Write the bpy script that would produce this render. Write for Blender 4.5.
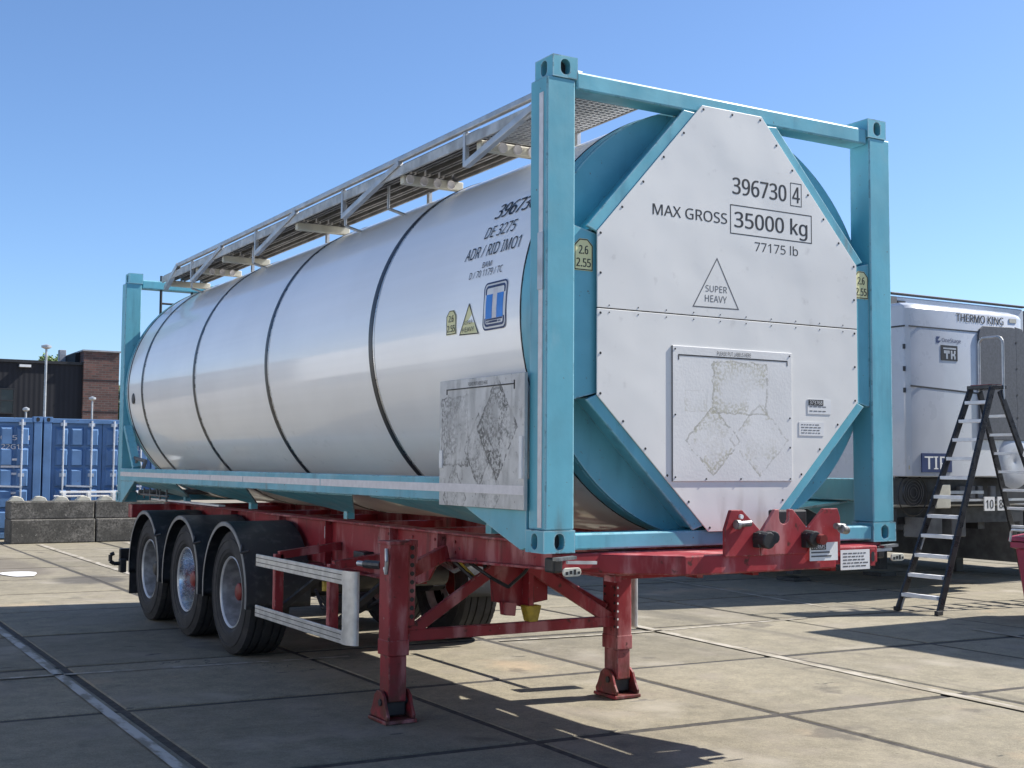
import bpy, bmesh, math, random
from mathutils import Vector, Matrix
random.seed(7)
for o in list(bpy.data.objects): bpy.data.objects.remove(o)
S = bpy.context.scene
COL = S.collection
R = math.radians

# ------------------------------------------------------------------ camera
yaw, pitch, roll = .5361, .0642, .0066
fw = Vector((math.sin(yaw)*math.cos(pitch), math.cos(yaw)*math.cos(pitch), math.sin(pitch)))
rt = Vector((math.cos(yaw), -math.sin(yaw), 0))
up = rt.cross(fw)
rt2 = rt*math.cos(roll)+up*math.sin(roll)
up2 = up*math.cos(roll)-rt*math.sin(roll)
cam = bpy.data.cameras.new('camera'); cam.sensor_width = 36; cam.lens = 1245/1024*36
cam.clip_start = .1; cam.clip_end = 5000
co = bpy.data.objects.new('camera', cam); COL.objects.link(co)
m = Matrix((rt2, up2, -fw)).transposed().to_4x4(); m.translation = (-3.3913, -5.3846, 1.6449)
co.matrix_world = m
S.camera = co
# ------------------------------------------------------------------ light
SUN_EL, SUN_A = R(44.5), R(10)             # azimuth measured from +X towards -Y
sd = Vector((math.cos(SUN_A)*math.cos(SUN_EL), -math.sin(SUN_A)*math.cos(SUN_EL), math.sin(SUN_EL)))
w = bpy.data.worlds.new('World'); S.world = w; w.use_nodes = True
nt = w.node_tree
sky = nt.nodes.new('ShaderNodeTexSky'); sky.sky_type = 'NISHITA'; sky.sun_disc = False
sky.sun_elevation = SUN_EL; sky.sun_rotation = R(90)+SUN_A
sky.air_density = .85; sky.dust_density = .5; sky.ozone_density = 7.0
bg = nt.nodes['Background']; bg.inputs[1].default_value = .098
nt.links.new(sky.outputs[0], bg.inputs[0])
sl = bpy.data.lights.new('sun', 'SUN'); sl.energy = 5.0; sl.angle = R(.53); sl.color = (1, .95, .87)
so = bpy.data.objects.new('sun', sl); COL.objects.link(so)
so.rotation_euler = sd.to_track_quat('Z', 'Y').to_euler(); so.location = (20, -5, 30)
S.view_settings.view_transform = 'Standard'; S.view_settings.look = 'None'
S.view_settings.exposure = 0.95; S.view_settings.gamma = 1
S.render.engine = 'CYCLES'

# ------------------------------------------------------------------ node helper
class X:
    def __init__(s, t, k): s.t, s.k = t, k
    def _m(s, op, b=None, c=None):
        n = s.t.nodes.new('ShaderNodeMath'); n.operation = op
        for i, v in enumerate((s, b, c)):
            if v is None: continue
            if isinstance(v, X): s.t.links.new(v.k, n.inputs[i])
            else: n.inputs[i].default_value = v
        return X(s.t, n.outputs[0])
    def __add__(s, b): return s._m('ADD', b)
    def __sub__(s, b): return s._m('SUBTRACT', b)
    def __mul__(s, b): return s._m('MULTIPLY', b)
    def abs(s): return s._m('ABSOLUTE')
    def gt(s, b): return s._m('GREATER_THAN', b)
    def lt(s, b): return s._m('LESS_THAN', b)
    def mx(s, b): return s._m('MAXIMUM', b)
    def mn(s, b): return s._m('MINIMUM', b)
    def sub_from(s, b): return (s*-1)+b
    def ramp(s, a, b, lo=0., hi=1.):
        n = s.t.nodes.new('ShaderNodeMapRange'); n.interpolation_type = 'SMOOTHSTEP'
        s.t.links.new(s.k, n.inputs[0])
        for i, v in enumerate((a, b, lo, hi)): n.inputs[i+1].default_value = v
        return X(s.t, n.outputs[0])

class MT:
    """one principled material under construction"""
    def __init__(s, name, col, rough=.5, metal=0., spec=.5, coat=0.):
        s.m = bpy.data.materials.new(name); s.m.use_nodes = True; s.t = s.m.node_tree
        s.b = s.t.nodes['Principled BSDF']
        s.b.inputs['Base Color'].default_value = (*col, 1); s.b.inputs['Roughness'].default_value = rough
        s.b.inputs['Metallic'].default_value = metal; s.b.inputs['Specular IOR Level'].default_value = spec
        s.b.inputs['Coat Weight'].default_value = coat
        g = s.t.nodes.new('ShaderNodeNewGeometry'); s.p = g.outputs['Position']
        sx = s.t.nodes.new('ShaderNodeSeparateXYZ'); s.t.links.new(s.p, sx.inputs[0])
        s.x, s.y, s.z = [X(s.t, k) for k in sx.outputs]
        c = s.t.nodes.new('ShaderNodeRGB'); c.outputs[0].default_value = (*col, 1); s.c = c.outputs[0]
        s.r = None; s.h = None
    def noise(s, scale, detail=4, stretch=None, rough=.55, seed=0):
        n = s.t.nodes.new('ShaderNodeTexNoise'); n.inputs['Scale'].default_value = scale
        n.inputs['Detail'].default_value = detail; n.inputs['Roughness'].default_value = rough
        mp = s.t.nodes.new('ShaderNodeMapping'); mp.inputs['Scale'].default_value = stretch or (1, 1, 1)
        mp.inputs['Location'].default_value = (seed*3.7, seed*1.9, seed*2.3)
        s.t.links.new(s.p, mp.inputs[0]); s.t.links.new(mp.outputs[0], n.inputs['Vector'])
        return X(s.t, n.outputs[0])
    def mix(s, col, fac):
        n = s.t.nodes.new('ShaderNodeMix'); n.data_type = 'RGBA'
        if isinstance(fac, X): s.t.links.new(fac.k, n.inputs[0])
        else: n.inputs[0].default_value = fac
        s.t.links.new(s.c, n.inputs[6])
        if isinstance(col, tuple): n.inputs[7].default_value = (*col, 1)
        else: s.t.links.new(col, n.inputs[7])
        s.c = n.outputs[2]; return s
    def vary(s, fac, lo, hi):                 # multiply colour by a factor in lo..hi
        f = fac.ramp(.3, .7, lo, hi)
        n = s.t.nodes.new('ShaderNodeVectorMath'); n.operation = 'SCALE'
        s.t.links.new(s.c, n.inputs[0]); s.t.links.new(f.k, n.inputs[3]); s.c = n.outputs[0]; return s
    def rough(s, x): s.r = x; return s
    def edge(s, rad=.014):                    # 0 on flat faces, rising on worn edges and corners
        n = s.t.nodes.new('ShaderNodeBevel'); n.samples = 4; n.inputs['Radius'].default_value = rad
        g_ = s.t.nodes.new('ShaderNodeNewGeometry'); d = s.t.nodes.new('ShaderNodeVectorMath'); d.operation = 'DOT_PRODUCT'
        s.t.links.new(n.outputs[0], d.inputs[0]); s.t.links.new(g_.outputs['Normal'], d.inputs[1])
        return X(s.t, d.outputs['Value']).sub_from(1.)
    def bump(s, x, strength=.3, dist=.01): s.h = (x, strength, dist); return s
    def rnd(s):
        n = s.t.nodes.new('ShaderNodeObjectInfo'); return X(s.t, n.outputs['Random'])
    def done(s):
        s.t.links.new(s.c, s.b.inputs['Base Color'])
        if s.r: s.t.links.new(s.r.k, s.b.inputs['Roughness'])
        if s.h:
            n = s.t.nodes.new('ShaderNodeBump'); n.inputs['Strength'].default_value = s.h[1]
            n.inputs['Distance'].default_value = s.h[2]
            s.t.links.new(s.h[0].k, n.inputs['Height']); s.t.links.new(n.outputs[0], s.b.inputs['Normal'])
        return s.m

def simple(name, col, rough=.5, metal=0., var=.12, scale=6, bump=0.05, spec=.5, coat=0.):
    k = MT(name, col, rough, metal, spec, coat)
    n = k.noise(scale, 5)
    k.vary(n, 1-var, 1+var); k.rough(k.noise(scale*2.3, 3, seed=2).ramp(.3, .7, max(rough-.08, .03), min(rough+.1, 1)))
    if bump: k.bump(k.noise(scale*14, 3, seed=4), bump, .004)
    return k.done()

M = {}
# teal frame paint: faded, chalky, small chips
k = MT('teal_paint', (.122, .395, .485), .42)
k.vary(k.noise(2.2, 5), .9, 1.1); k.vary(k.noise(5, 4, (1, 1, .12), seed=3), .93, 1.06)
k.mix((.22, .42, .48), k.noise(9, 6, (1, 1, .35), seed=5).ramp(.62, .8, 0, .5))
k.mix((.12, .075, .05), k.noise(34, 4, seed=8).ramp(.70, .73, 0, .85)); k.mix((.075, .22, .29), k.noise(7, 7, (1, 1, .15), seed=15).ramp(.55, .75, 0, .6)); k.mix((.17, .12, .085), k.noise(4, 8, (1, 1, .3), seed=19).ramp(.66, .76, 0, .6))
ed = k.edge(.016); k.mix((.36, .50, .54), ed.ramp(.01, .10, 0, .85)*k.noise(6, 5, seed=23).ramp(.3, .5)); k.mix((.10, .055, .035), ed.ramp(.03, .12)*k.noise(17, 5, seed=25).ramp(.54, .6, 0, .9))
k.mix((.10, .075, .055), k.noise(5, 8, (1.5, 1.5, .25), seed=27).ramp(.64, .8, 0, .55)*k.z.ramp(1.15, 1.9, 1, .25))
k.bump(k.noise(22, 4)+k.noise(3, 2)*1.5, .09, .006); k.rough(k.noise(6, 4, seed=2).ramp(.3, .7, .36, .55)); M['teal'] = k.done()
# trailer red: oxidised, rust and grey scuffs
k = MT('red_paint', (.265, .025, .032), .5, 0, .3)
k.vary(k.noise(3, 6), .8, 1.2); k.mix((.50, .22, .22), k.noise(3.2, 8, (1.6, 1.6, .45), seed=3).ramp(.50, .66, 0, .7))
k.mix((.05, .022, .016), k.noise(16, 6, seed=9).ramp(.62, .72, 0, .85))
k.mix((.38, .35, .33), k.noise(42, 3, seed=11).ramp(.735, .76, 0, .7))
k.mix((.04, .032, .03), k.z.ramp(.02, .55, .6, 0)*k.noise(8, 5, seed=13).ramp(.35, .6))
ed = k.edge(.014); k.mix((.42, .36, .34), ed.ramp(.03, .15)*k.noise(13, 5, seed=23).ramp(.54, .62, 0, .8)); k.mix((.035, .02, .016), ed.ramp(.02, .1)*k.noise(11, 6, seed=25).ramp(.48, .56, 0, .9))
k.mix((.05, .03, .025), k.noise(3.5, 8, (1.6, 1.6, .3), seed=27).ramp(.55, .75, 0, .7))
k.mix((.10, .035, .022), k.z.ramp(.05, .4, .8, 0)*k.noise(14, 6, seed=29).ramp(.42, .6))
k.bump(k.noise(30, 5), .16, .005); M['red'] = k.done()
# brushed stainless cladding of the tank
k = MT('steel_cladding', (.90, .89, .865), .38, .10)
str_ = k.noise(3, 5, (1, .06, 7)); k.vary(str_, .985, 1.012)
k.vary(k.noise(1.1, 3, (1, 1, 1), seed=3), .96, 1.03)
k.mix((.30, .27, .24), (k.noise(11, 7, (1, .5, 1), seed=6).ramp(.6, .82, 0, .35)*k.z.ramp(1.5, 2.3, 1, 0)))
k.rough(k.noise(2.4, 4, (1, .1, 4), seed=5).ramp(.3, .7, .34, .42))
k.bump(k.noise(1.5, 2, (1, .55, 1.6), seed=8), .16, .02); k.b.inputs['Coat Weight'].default_value = .55; k.b.inputs['Coat Roughness'].default_value = .07; M['tank'] = k.done()
k = MT('band_black', (.022, .023, .026), .38, .2); M['band'] = k.done()
M['bandsteel'] = simple('band_steel', (.62, .62, .62), .3, .9)
# white front sheet
k = MT('white_sheet', (.715, .705, .675), .42, 0)
k.vary(k.noise(1.7, 3), .98, 1.02)
k.mix((.40, .38, .36), k.noise(13, 7, seed=4).ramp(.62, .8, 0, .35)); k.mix((.12, .1, .09), k.noise(70, 3, seed=7).ramp(.755, .78, 0, .6)*k.z.ramp(1.5, 2.6, 1, .15))
k.mix((.30, .25, .2), k.noise(3.2, 7, (2.2, 1, .45), seed=12).ramp(.56, .74, 0, .5)*k.z.ramp(1.3, 1.6, 1, 0))
k.bump(k.noise(1.6, 2, seed=3)*1.6+k.noise(9, 3, seed=5)*.05, .2, .04); M['panel'] = k.done()

def residue(k, x, z, shapes, tint, dark, b0=.47, b1=.53, fill=.25):
    """adhesive left by peeled placards: shapes = (kind, cx, cz, half size)"""
    sp = k.noise(60, 6, seed=3).ramp(.40, .60); blot = k.noise(7, 4, seed=6).ramp(b0, b1)
    for kind, cx, cz, hw, hh, amt in shapes:
        ax, az = (x-cx).abs()*(1/hw), (z-cz).abs()*(1/hh)
        d = (ax+az) if kind == 'd' else ax.mx(az)
        d = d+(k.noise(14, 5, seed=9)-.5)*.34
        ins = d.lt(1.0); ins = ins*d.ramp(.35, .95, fill, 1); line = d.lt(1.0)*d.gt(.93)
        k.mix(tint, ins*sp*blot*amt); k.mix(dark, line*amt*.8*k.noise(40, 3, seed=2).ramp(.4, .5))
    return k
k = MT('placard_sheet', (.68, .675, .66), .5)
k.vary(k.noise(3, 4), .95, 1.04)
residue(k, k.x, k.z, [('r', 1.30, 2.08, .205, .15, .75), ('d', 1.10, 1.78, .20, .2, .8), ('d', 1.44, 1.79, .22, .21, .55), ('r', .98, 2.0, .08, .06, .35)], (.40, .38, .28), (.34, .33, .29))
k.mix((.1, .09, .08), k.noise(60, 3, seed=17).ramp(.735, .76, 0, .7))
k.bump(k.noise(60, 5)+k.noise(4, 2)*2, .15, .005); M['placard'] = k.done()
k = MT('placard_steel', (.52, .515, .50), .5, .25)
k.vary(k.noise(7, 6), .86, 1.1); k.mix((.26, .25, .24), k.noise(24, 7, (1, 1, .5), seed=5).ramp(.55, .72, 0, .6))
residue(k, k.y, k.z, [('d', .44, 1.84, .22, .29, 1.), ('r', .92, 1.83, .165, .2, .7), ('d', .64, 1.72, .17, .22, .8), ('d', .92, 1.45, .14, .2, .6), ('d', .50, 1.50, .12, .16, .5)], (.10, .098, .09), (.10, .095, .09), .36, .5, .8)
k.mix((.62, .61, .59), k.noise(6, 5, (1, 1, .6), seed=33).ramp(.54, .66, 0, .6)); k.mix((.30, .295, .28), k.noise(5, 6, (1, 2, .5), seed=35).ramp(.52, .7, 0, .6))
k.mix((.12, .11, .10), k.noise(48, 4, seed=14).ramp(.64, .7, 0, .6))
k.bump(k.noise(50, 5), .25, .006); M['placard_side'] = k.done()

M['ink'] = simple('black_ink', (.012, .012, .013), .5, var=.1, bump=0)
M['navy'] = simple('navy_ink', (.012, .03, .11), .45, bump=0)
M['blueink'] = simple('blue_ink', (.02, .22, .68), .4, bump=0)
M['white'] = simple('white_paint', (.72, .72, .71), .42, var=.05)
M['tape'] = simple('reflective_tape', (.66, .63, .63), .4, var=.07, scale=20)
M['yellowtag'] = simple('yellow_tag', (.72, .69, .36), .45, var=.06)
M['alu'] = simple('aluminium', (.56, .565, .56), .42, .65, var=.16, scale=9, bump=.12)
M['aluw'] = simple('aluminium_walkway', (.15, .145, .14), .6, .2, var=.22, scale=7, bump=.15)
M['alu2'] = simple('aluminium_board', (.40, .395, .38), .5, .4, var=.25, scale=8, bump=.15)
M['galv'] = simple('galvanised', (.42, .43, .44), .45, .6, var=.15)
M['dirtsteel'] = simple('dirty_steel', (.24, .235, .23), .4, .7, var=.4, scale=30)
M['beige'] = simple('grp_support', (.50, .48, .40), .6, var=.14)
M['rim'] = simple('rim_silver', (.30, .30, .305), .5, .3, var=.3, scale=12); M['rimlip'] = simple('rim_lip', (.62, .62, .62), .4, .3)
M['rimbright'] = simple('rim_polished', (.70, .72, .74), .25, .9, var=.2, scale=14)
M['redhub'] = simple('hub_red', (.20, .022, .018), .5, var=.2)
M['black'] = simple('black_steel', (.018, .018, .02), .5, var=.25)
M['blackgloss'] = simple('black_paint', (.014, .015, .018), .32, var=.2)
k = MT('rubber', (.022, .022, .024), .78)
k.vary(k.noise(6, 5), .75, 1.3); k.mix((.09, .085, .08), k.noise(9, 6, seed=4).ramp(.5, .8, 0, .4)); k.bump(k.noise(60, 4), .3, .004); M['rubber'] = k.done()
k = MT('mudguard_plastic', (.028, .03, .034), .5)
k.mix((.09, .09, .09), k.noise(14, 7, seed=3).ramp(.5, .72, 0, .6)); k.bump(k.noise(50, 4), .12, .004); M['guard'] = k.done()
M['guardtrim'] = simple('guard_trim', (.16, .17, .18), .4, var=.25)
M['yellow'] = simple('yellow_plastic', (.42, .30, .03), .55, var=.25, scale=14)
M['dirtgrey'] = simple('dirty_grey', (.12, .12, .12), .65, var=.25)
M['reefer'] = simple('reefer_white', (.45, .47, .505), .32, var=.05, scale=2, coat=.3)
M['reeferdark'] = simple('grille_grey', (.085, .092, .105), .6, var=.15, scale=30)
M['binred'] = simple('bin_red', (.30, .03, .07), .42, var=.12)
M['lock'] = simple('lock_rod', (.55, .58, .62), .45, .4)
k = MT('container_blue', (.095, .19, .36), .45)
k.vary(k.noise(2.2, 5), .85, 1.15); k.mix((.10, .19, .33), k.noise(7, 6, seed=3).ramp(.55, .8, 0, .5)); k.mix((.09, .05, .03), k.noise(15, 6, seed=5).ramp(.66, .74, 0, .7)); M['blue'] = k.done()

# ------------------------------------------------------------------ mesh helper
class MB:
    def __init__(s): s.v, s.f, s.mi = [], [], []
    def add(s, vs, fs, mi=0):
        b = len(s.v); s.v += [tuple(v) for v in vs]
        for f in fs: s.f.append(tuple(b+i for i in f)); s.mi.append(mi)
        return s
    def box(s, x0, x1, y0, y1, z0, z1, mi=0):
        return s.add([(x0,y0,z0),(x1,y0,z0),(x1,y1,z0),(x0,y1,z0),(x0,y0,z1),(x1,y0,z1),(x1,y1,z1),(x0,y1,z1)],
                     [(3,2,1,0),(4,5,6,7),(0,1,5,4),(1,2,6,5),(2,3,7,6),(3,0,4,7)], mi)
    def prism(s, poly, axis, a, b, mi=0):
        """poly of 2D points in the plane normal to axis ('x': (y,z), 'y': (x,z), 'z': (x,y))"""
        n = len(poly)
        def P(q, t): return {'x': (t, q[0], q[1]), 'y': (q[0], t, q[1]), 'z': (q[0], q[1], t)}[axis]
        vs = [P(q, a) for q in poly]+[P(q, b) for q in poly]
        return s.add(vs, [tuple(range(n)), tuple(range(2*n-1, n-1, -1))]+[(i, i+n, (i+1) % n+n, (i+1) % n) for i in range(n)], mi)
    def beam(s, p, q, wd, ht, upv=(0, 0, 1), mi=0):
        p, q = Vector(p), Vector(q); d = (q-p).normalized(); u = Vector(upv)
        a = d.cross(u).normalized(); b = a.cross(d)
        a *= wd/2; b *= ht/2
        vs = [p-a-b, p+a-b, p+a+b, p-a+b, q-a-b, q+a-b, q+a+b, q-a+b]
        return s.add(vs, [(0,1,2,3),(7,6,5,4),(0,4,5,1),(1,5,6,2),(2,6,7,3),(3,7,4,0)], mi)
    def cyl(s, p, q, r, n=16, r2=None, mi=0, caps=True):
        p, q = Vector(p), Vector(q); d = (q-p).normalized(); r2 = r if r2 is None else r2
        a = d.orthogonal().normalized(); b = d.cross(a)
        vs = [p+(a*math.cos(t)+b*math.sin(t))*r for t in [2*math.pi*i/n for i in range(n)]]
        vs += [q+(a*math.cos(t)+b*math.sin(t))*r2 for t in [2*math.pi*i/n for i in range(n)]]
        fs = [(i, (i+1) % n, (i+1) % n+n, i+n) for i in range(n)]
        if caps: fs += [tuple(range(n-1, -1, -1)), tuple(range(n, 2*n))]
        return s.add(vs, fs, mi)
    def tube(s, pts, r, n=8, mi=0):
        for a, b in zip(pts, pts[1:]): s.cyl(a, b, r, n, mi=mi)
        return s
    def lathe(s, prof, c, axis='x', n=48, a0=0., a1=2*math.pi, mi=0):
        """prof: (t along axis, radius)"""
        full = abs(a1-a0-2*math.pi) < 1e-6; m_ = n if full else n+1; vs = []
        for i in range(m_):
            an = a0+(a1-a0)*i/n; ca, sa = math.cos(an), math.sin(an)
            for t, r in prof:
                vs.append({'x': (c[0]+t, c[1]+r*ca, c[2]+r*sa), 'y': (c[0]+r*ca, c[1]+t, c[2]+r*sa), 'z': (c[0]+r*ca, c[1]+r*sa, c[2]+t)}[axis])
        k_ = len(prof); fs = []
        for i in range(n):
            j = (i+1) % m_
            for q in range(k_-1): fs.append((i*k_+q, j*k_+q, j*k_+q+1, i*k_+q+1))
        return s.add(vs, fs, mi)
    def mesh(s, name, mats, smooth=False):
        me = bpy.data.meshes.new(name); me.from_pydata(s.v, [], s.f)
        for m_ in (mats if isinstance(mats, (list, tuple)) else [mats]): me.materials.append(m_)
        me.polygons.foreach_set('material_index', s.mi)
        bm = bmesh.new(); bm.from_mesh(me); bmesh.ops.recalc_face_normals(bm, faces=bm.faces); bm.to_mesh(me); bm.free()
        if smooth:
            me.polygons.foreach_set('use_smooth', [True]*len(me.polygons))
            me.set_sharp_from_angle(angle=R(smooth if smooth is not True else 40))
        me.update(); return me
    def build(s, name, mats, parent=None, smooth=False, bevel=0., solid=0.):
        return link(name, s.mesh(name, mats, smooth), parent, bevel, solid)

def link(name, me, parent=None, bevel=0., solid=0.):
    o = bpy.data.objects.new(name, me); COL.objects.link(o)
    if solid:
        md = o.modifiers.new('solid', 'SOLIDIFY'); md.thickness = solid; md.offset = 0
    if bevel:
        md = o.modifiers.new('bevel', 'BEVEL'); md.width = bevel; md.segments = 2; md.limit_method = 'ANGLE'; md.angle_limit = R(35)
    if parent:
        o.parent = parent
        if parent.type == 'EMPTY': o.matrix_parent_inverse = Matrix.Translation(-Vector(parent['_loc']))
    return o
def thing(name, label, cat, loc=(0, 0, 0), group=None):
    o = bpy.data.objects.new(name, None); COL.objects.link(o); o.location = loc; o['_loc'] = tuple(float(a) for a in loc)
    o.empty_display_size = .3
    return tag(o, label, cat, group)
def tag(o, label, cat, group=None):
    o['label'] = label; o['category'] = cat
    if group: o['group'] = group
    return o
def struct(o): o['kind'] = 'structure'; return o
def stuff(o): o['kind'] = 'stuff'; return o

def place(me_v, fn): return [fn(*v[:2]) for v in me_v]
try:
    FONT = bpy.data.fonts.load(bpy.utils.system_resource('DATAFILES', path='fonts')+'/NotoSansHebrew-Regular.woff2')
except Exception:
    FONT = None
_tc = {}
def text_geo(txt):
    """triangulated flat text, cap height 1, left aligned at 0"""
    if txt in _tc: return _tc[txt]
    def raw(t):
        cu = bpy.data.curves.new('t', 'FONT'); cu.body = t; cu.resolution_u = 3
        if FONT: cu.font = FONT
        ob = bpy.data.objects.new('t', cu); COL.objects.link(ob)
        dg = bpy.context.evaluated_depsgraph_get(); dg.update()
        me = bpy.data.meshes.new_from_object(ob.evaluated_get(dg))
        r = [(v.co.x, v.co.y) for v in me.vertices], [tuple(p.vertices) for p in me.polygons]
        bpy.data.objects.remove(ob); bpy.data.curves.remove(cu); bpy.data.meshes.remove(me); return r
    if 'H' not in _tc: _tc['H'] = max(v[1] for v in raw('H')[0])
    vs, fs = raw(txt); sc = 1/_tc['H']
    x0 = min(v[0] for v in vs); x1 = max(v[0] for v in vs)
    _tc[txt] = ([((a-x0)*sc, b*sc) for a, b in vs], fs, (x1-x0)*sc); return _tc[txt]
def text_on(fn, txt, s0, t0, s1, h, bold=.006):
    """MB with text from s0 to s1 (width fitted), baseline t0, cap height h, mapped by fn(s,t)"""
    vs, fs, wd = text_geo(txt); b = MB()
    k_ = 2 if bold > .005 else 1; e = h*min(bold*1.6, .026)
    o = Vector(fn(s0, t0)); nn = (Vector(fn(s0+.01, t0))-o).cross(Vector(fn(s0, t0+.01))-o).normalized()
    for q in range(-k_+1, k_) if k_ > 1 else (0,):
        b.add([Vector(fn(s0+(s1-s0)*a/wd+e*q, t0+h*c))+nn*.00015*(q+1) for a, c in vs], fs)
    return b
def ring2d(b, fn, outer, inner):
    n = len(outer); return b.add([fn(*p) for p in outer+inner], [(i, (i+1) % n, (i+1) % n+n, i+n) for i in range(n)])
def rrect(x0, x1, y0, y1, r, n=4):
    out = []
    for cx, cy, a in ((x1-r, y1-r, 0), (x0+r, y1-r, 90), (x0+r, y0+r, 180), (x1-r, y0+r, 270)):
        for i in range(n+1):
            t = R(a+90*i/n); out.append((cx+r*math.cos(t), cy+r*math.sin(t)))
    return out
def hole_face(b, fn, x0, x1, y0, y1, hole, depth, dark=1):
    """rectangle with an oval hole: fn(s,t,d) gives the point at depth d behind the face"""
    n = len(hole)
    cx, cy = (x0+x1)/2, (y0+y1)/2
    outer = []
    for hx, hy in hole:                       # project each hole vertex outwards onto the rectangle
        dx, dy = hx-cx, hy-cy
        kx = ((x1-cx)/abs(dx)) if abs(dx) > 1e-9 else 1e9; ky = ((y1-cy)/abs(dy)) if abs(dy) > 1e-9 else 1e9
        q = min(kx, ky); outer.append([cx+dx*q, cy+dy*q])
    for cxr, cyr in ((x0, y0), (x1, y0), (x1, y1), (x0, y1)):   # snap the nearest to the corners
        i = min(range(n), key=lambda j: (outer[j][0]-cxr)**2+(outer[j][1]-cyr)**2); outer[i] = [cxr, cyr]
    vs = [fn(p[0], p[1], 0) for p in outer]+[fn(p[0], p[1], 0) for p in hole]+[fn(p[0], p[1], depth) for p in hole]
    fs = [(i, (i+1) % n, (i+1) % n+n, i+n) for i in range(n)]+[(i+n, (i+1) % n+n, (i+1) % n+2*n, i+2*n) for i in range(n)]
    b.add(vs, fs, 0); b.add([fn(p[0], p[1], depth) for p in hole], [tuple(range(n))], dark)

# ================================================================== GROUND
Z0 = 1.19
k = MT('yard_concrete', (.192, .170, .122), .88)
k.vary(k.noise(.35, 5), .88, 1.1); k.vary(k.noise(5, 8), .86, 1.12); k.vary(k.noise(90, 5, seed=3, rough=.7), .76, 1.24); k.vary(k.noise(32, 4, seed=6), .88, 1.1)
k.vary(k.rnd()*1.0, .9, 1.06)
k.mix((.23, .20, .165), k.noise(1.3, 7, seed=5).ramp(.5, .72, 0, .55))
k.mix((.42, .30, .19), k.noise(.9, 6, seed=21).ramp(.62, .78, 0, .4))
# oil and tyre soot behind the trailer
def blob(k, cx, cy, rx, ry, ns=1.2):
    d = ((k.x-cx)*(1/rx))._m('POWER', 2)+((k.y-cy)*(1/ry))._m('POWER', 2)+k.noise(1.6, 6, seed=9)*ns
    return d.ramp(.9, 1.7, 1, 0)
k.mix((.055, .05, .045), blob(k, .45, 12.6, .55, .75)*.8)
k.mix((.10, .085, .07), blob(k, -.1, 15.5, .5, 2.3)*.6)
k.mix((.05, .047, .043), blob(k, .3, 6.3, .5, 1.7, 1.5)*.55)
k.mix((.035, .033, .03), k.noise(7, 3, (.35, 1, 1), seed=31).ramp(.70, .73, 0, .8))
k.mix((.07, .062, .05), (k.noise(.9, 6, seed=41)-.5).abs().lt(.0028)*k.noise(.5, 2, seed=43).ramp(.62, .66))
k.mix((.085, .075, .06), k.noise(2.2, 6, (1, .12, 1), seed=51).ramp(.58, .72, 0, .55)); k.mix((.07, .06, .05), k.noise(1.6, 7, seed=53).ramp(.62, .70, 0, .6)); k.mix((.04, .036, .03), k.noise(38, 3, seed=57).ramp(.70, .74, 0, .8))
k.mix((.33, .30, .25), k.noise(1.1, 7, seed=61).ramp(.56, .74, 0, .5))
k.bump(k.noise(120, 4)+k.noise(7, 5)*.8, .4, .008); M['slab'] = k.done()
M['joint'] = simple('joint_sand', (.042, .037, .032), .95, var=.4, scale=12, bump=.3)
k = MT('line_paint', (.34, .31, .26), .8)
k.mix((.205, .18, .135), k.noise(9, 8, (1, .35, 1)).ramp(.40, .58, 0, .95)); k.vary(k.noise(60, 3), .9, 1.1); M['line'] = k.done()
k = MT('apron_concrete', (.22, .19, .145), .9); k.vary(k.noise(.6, 7), .8, 1.15); M['apron'] = k.done()
k = MT('line_paint_white', (.40, .39, .36), .8); k.mix((.18, .165, .13), k.noise(9, 8, (1, .35, 1)).ramp(.44, .60, 0, .95)); M['line2'] = k.done()

g = struct(MB().add([(-900, -900, -.06), (900, -900, -.06), (900, 900, -.06), (-900, 900, -.06)], [(0, 1, 2, 3)]).build('ground', M['apron']))
SHEAR = -.05
jx = [-12.7, -10.8, -8.9, -7.02, -5.12, -3.22, -1.32, .58, 2.43, 4.2, 5.98, 7.75, 9.5, 11.25, 13., 14.8, 16.6, 18.4, 20.2, 22.0]
yard = struct(MB().add([(-12.7, -13, -.006), (22, -14.6, -.006), (22, 30.5, -.006), (-12.7, 32, -.006)], [(0, 1, 2, 3)]).build('concrete_yard', M['joint']))
def slab_mesh(wd):
    b = MB(); g_ = .029; x0, x1, y0, y1 = g_, wd-g_, .042, 2-.042; c = .010
    top = [(x0+c, y0+c), (x1-c, y0+c), (x1-c, y1-c), (x0+c, y1-c)]; mid = [(x0, y0), (x1, y0), (x1, y1), (x0, y1)]
    def sh(p, z): return (p[0], p[1]+SHEAR*p[0], z)
    vs = [sh(p, 0) for p in top]+[sh(p, -.005) for p in mid]+[sh(p, -.055) for p in mid]
    b.add(vs, [(0, 1, 2, 3)]+[(i+q, i+q+4, (i+1) % 4+q+4, (i+1) % 4+q) for q in (0, 4) for i in range(4)])
    return b
smesh = {}
rest = MB(); nslab = 0
def inview(x, y):
    d = Vector((x+3.39, y+5.38)); f2 = Vector((math.sin(yaw), math.cos(yaw))); r2 = Vector((math.cos(yaw), -math.sin(yaw)))
    a, b_ = d.dot(f2), d.dot(r2)
    return a > 1.5 and abs(b_) < a*.45+2.2
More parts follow.
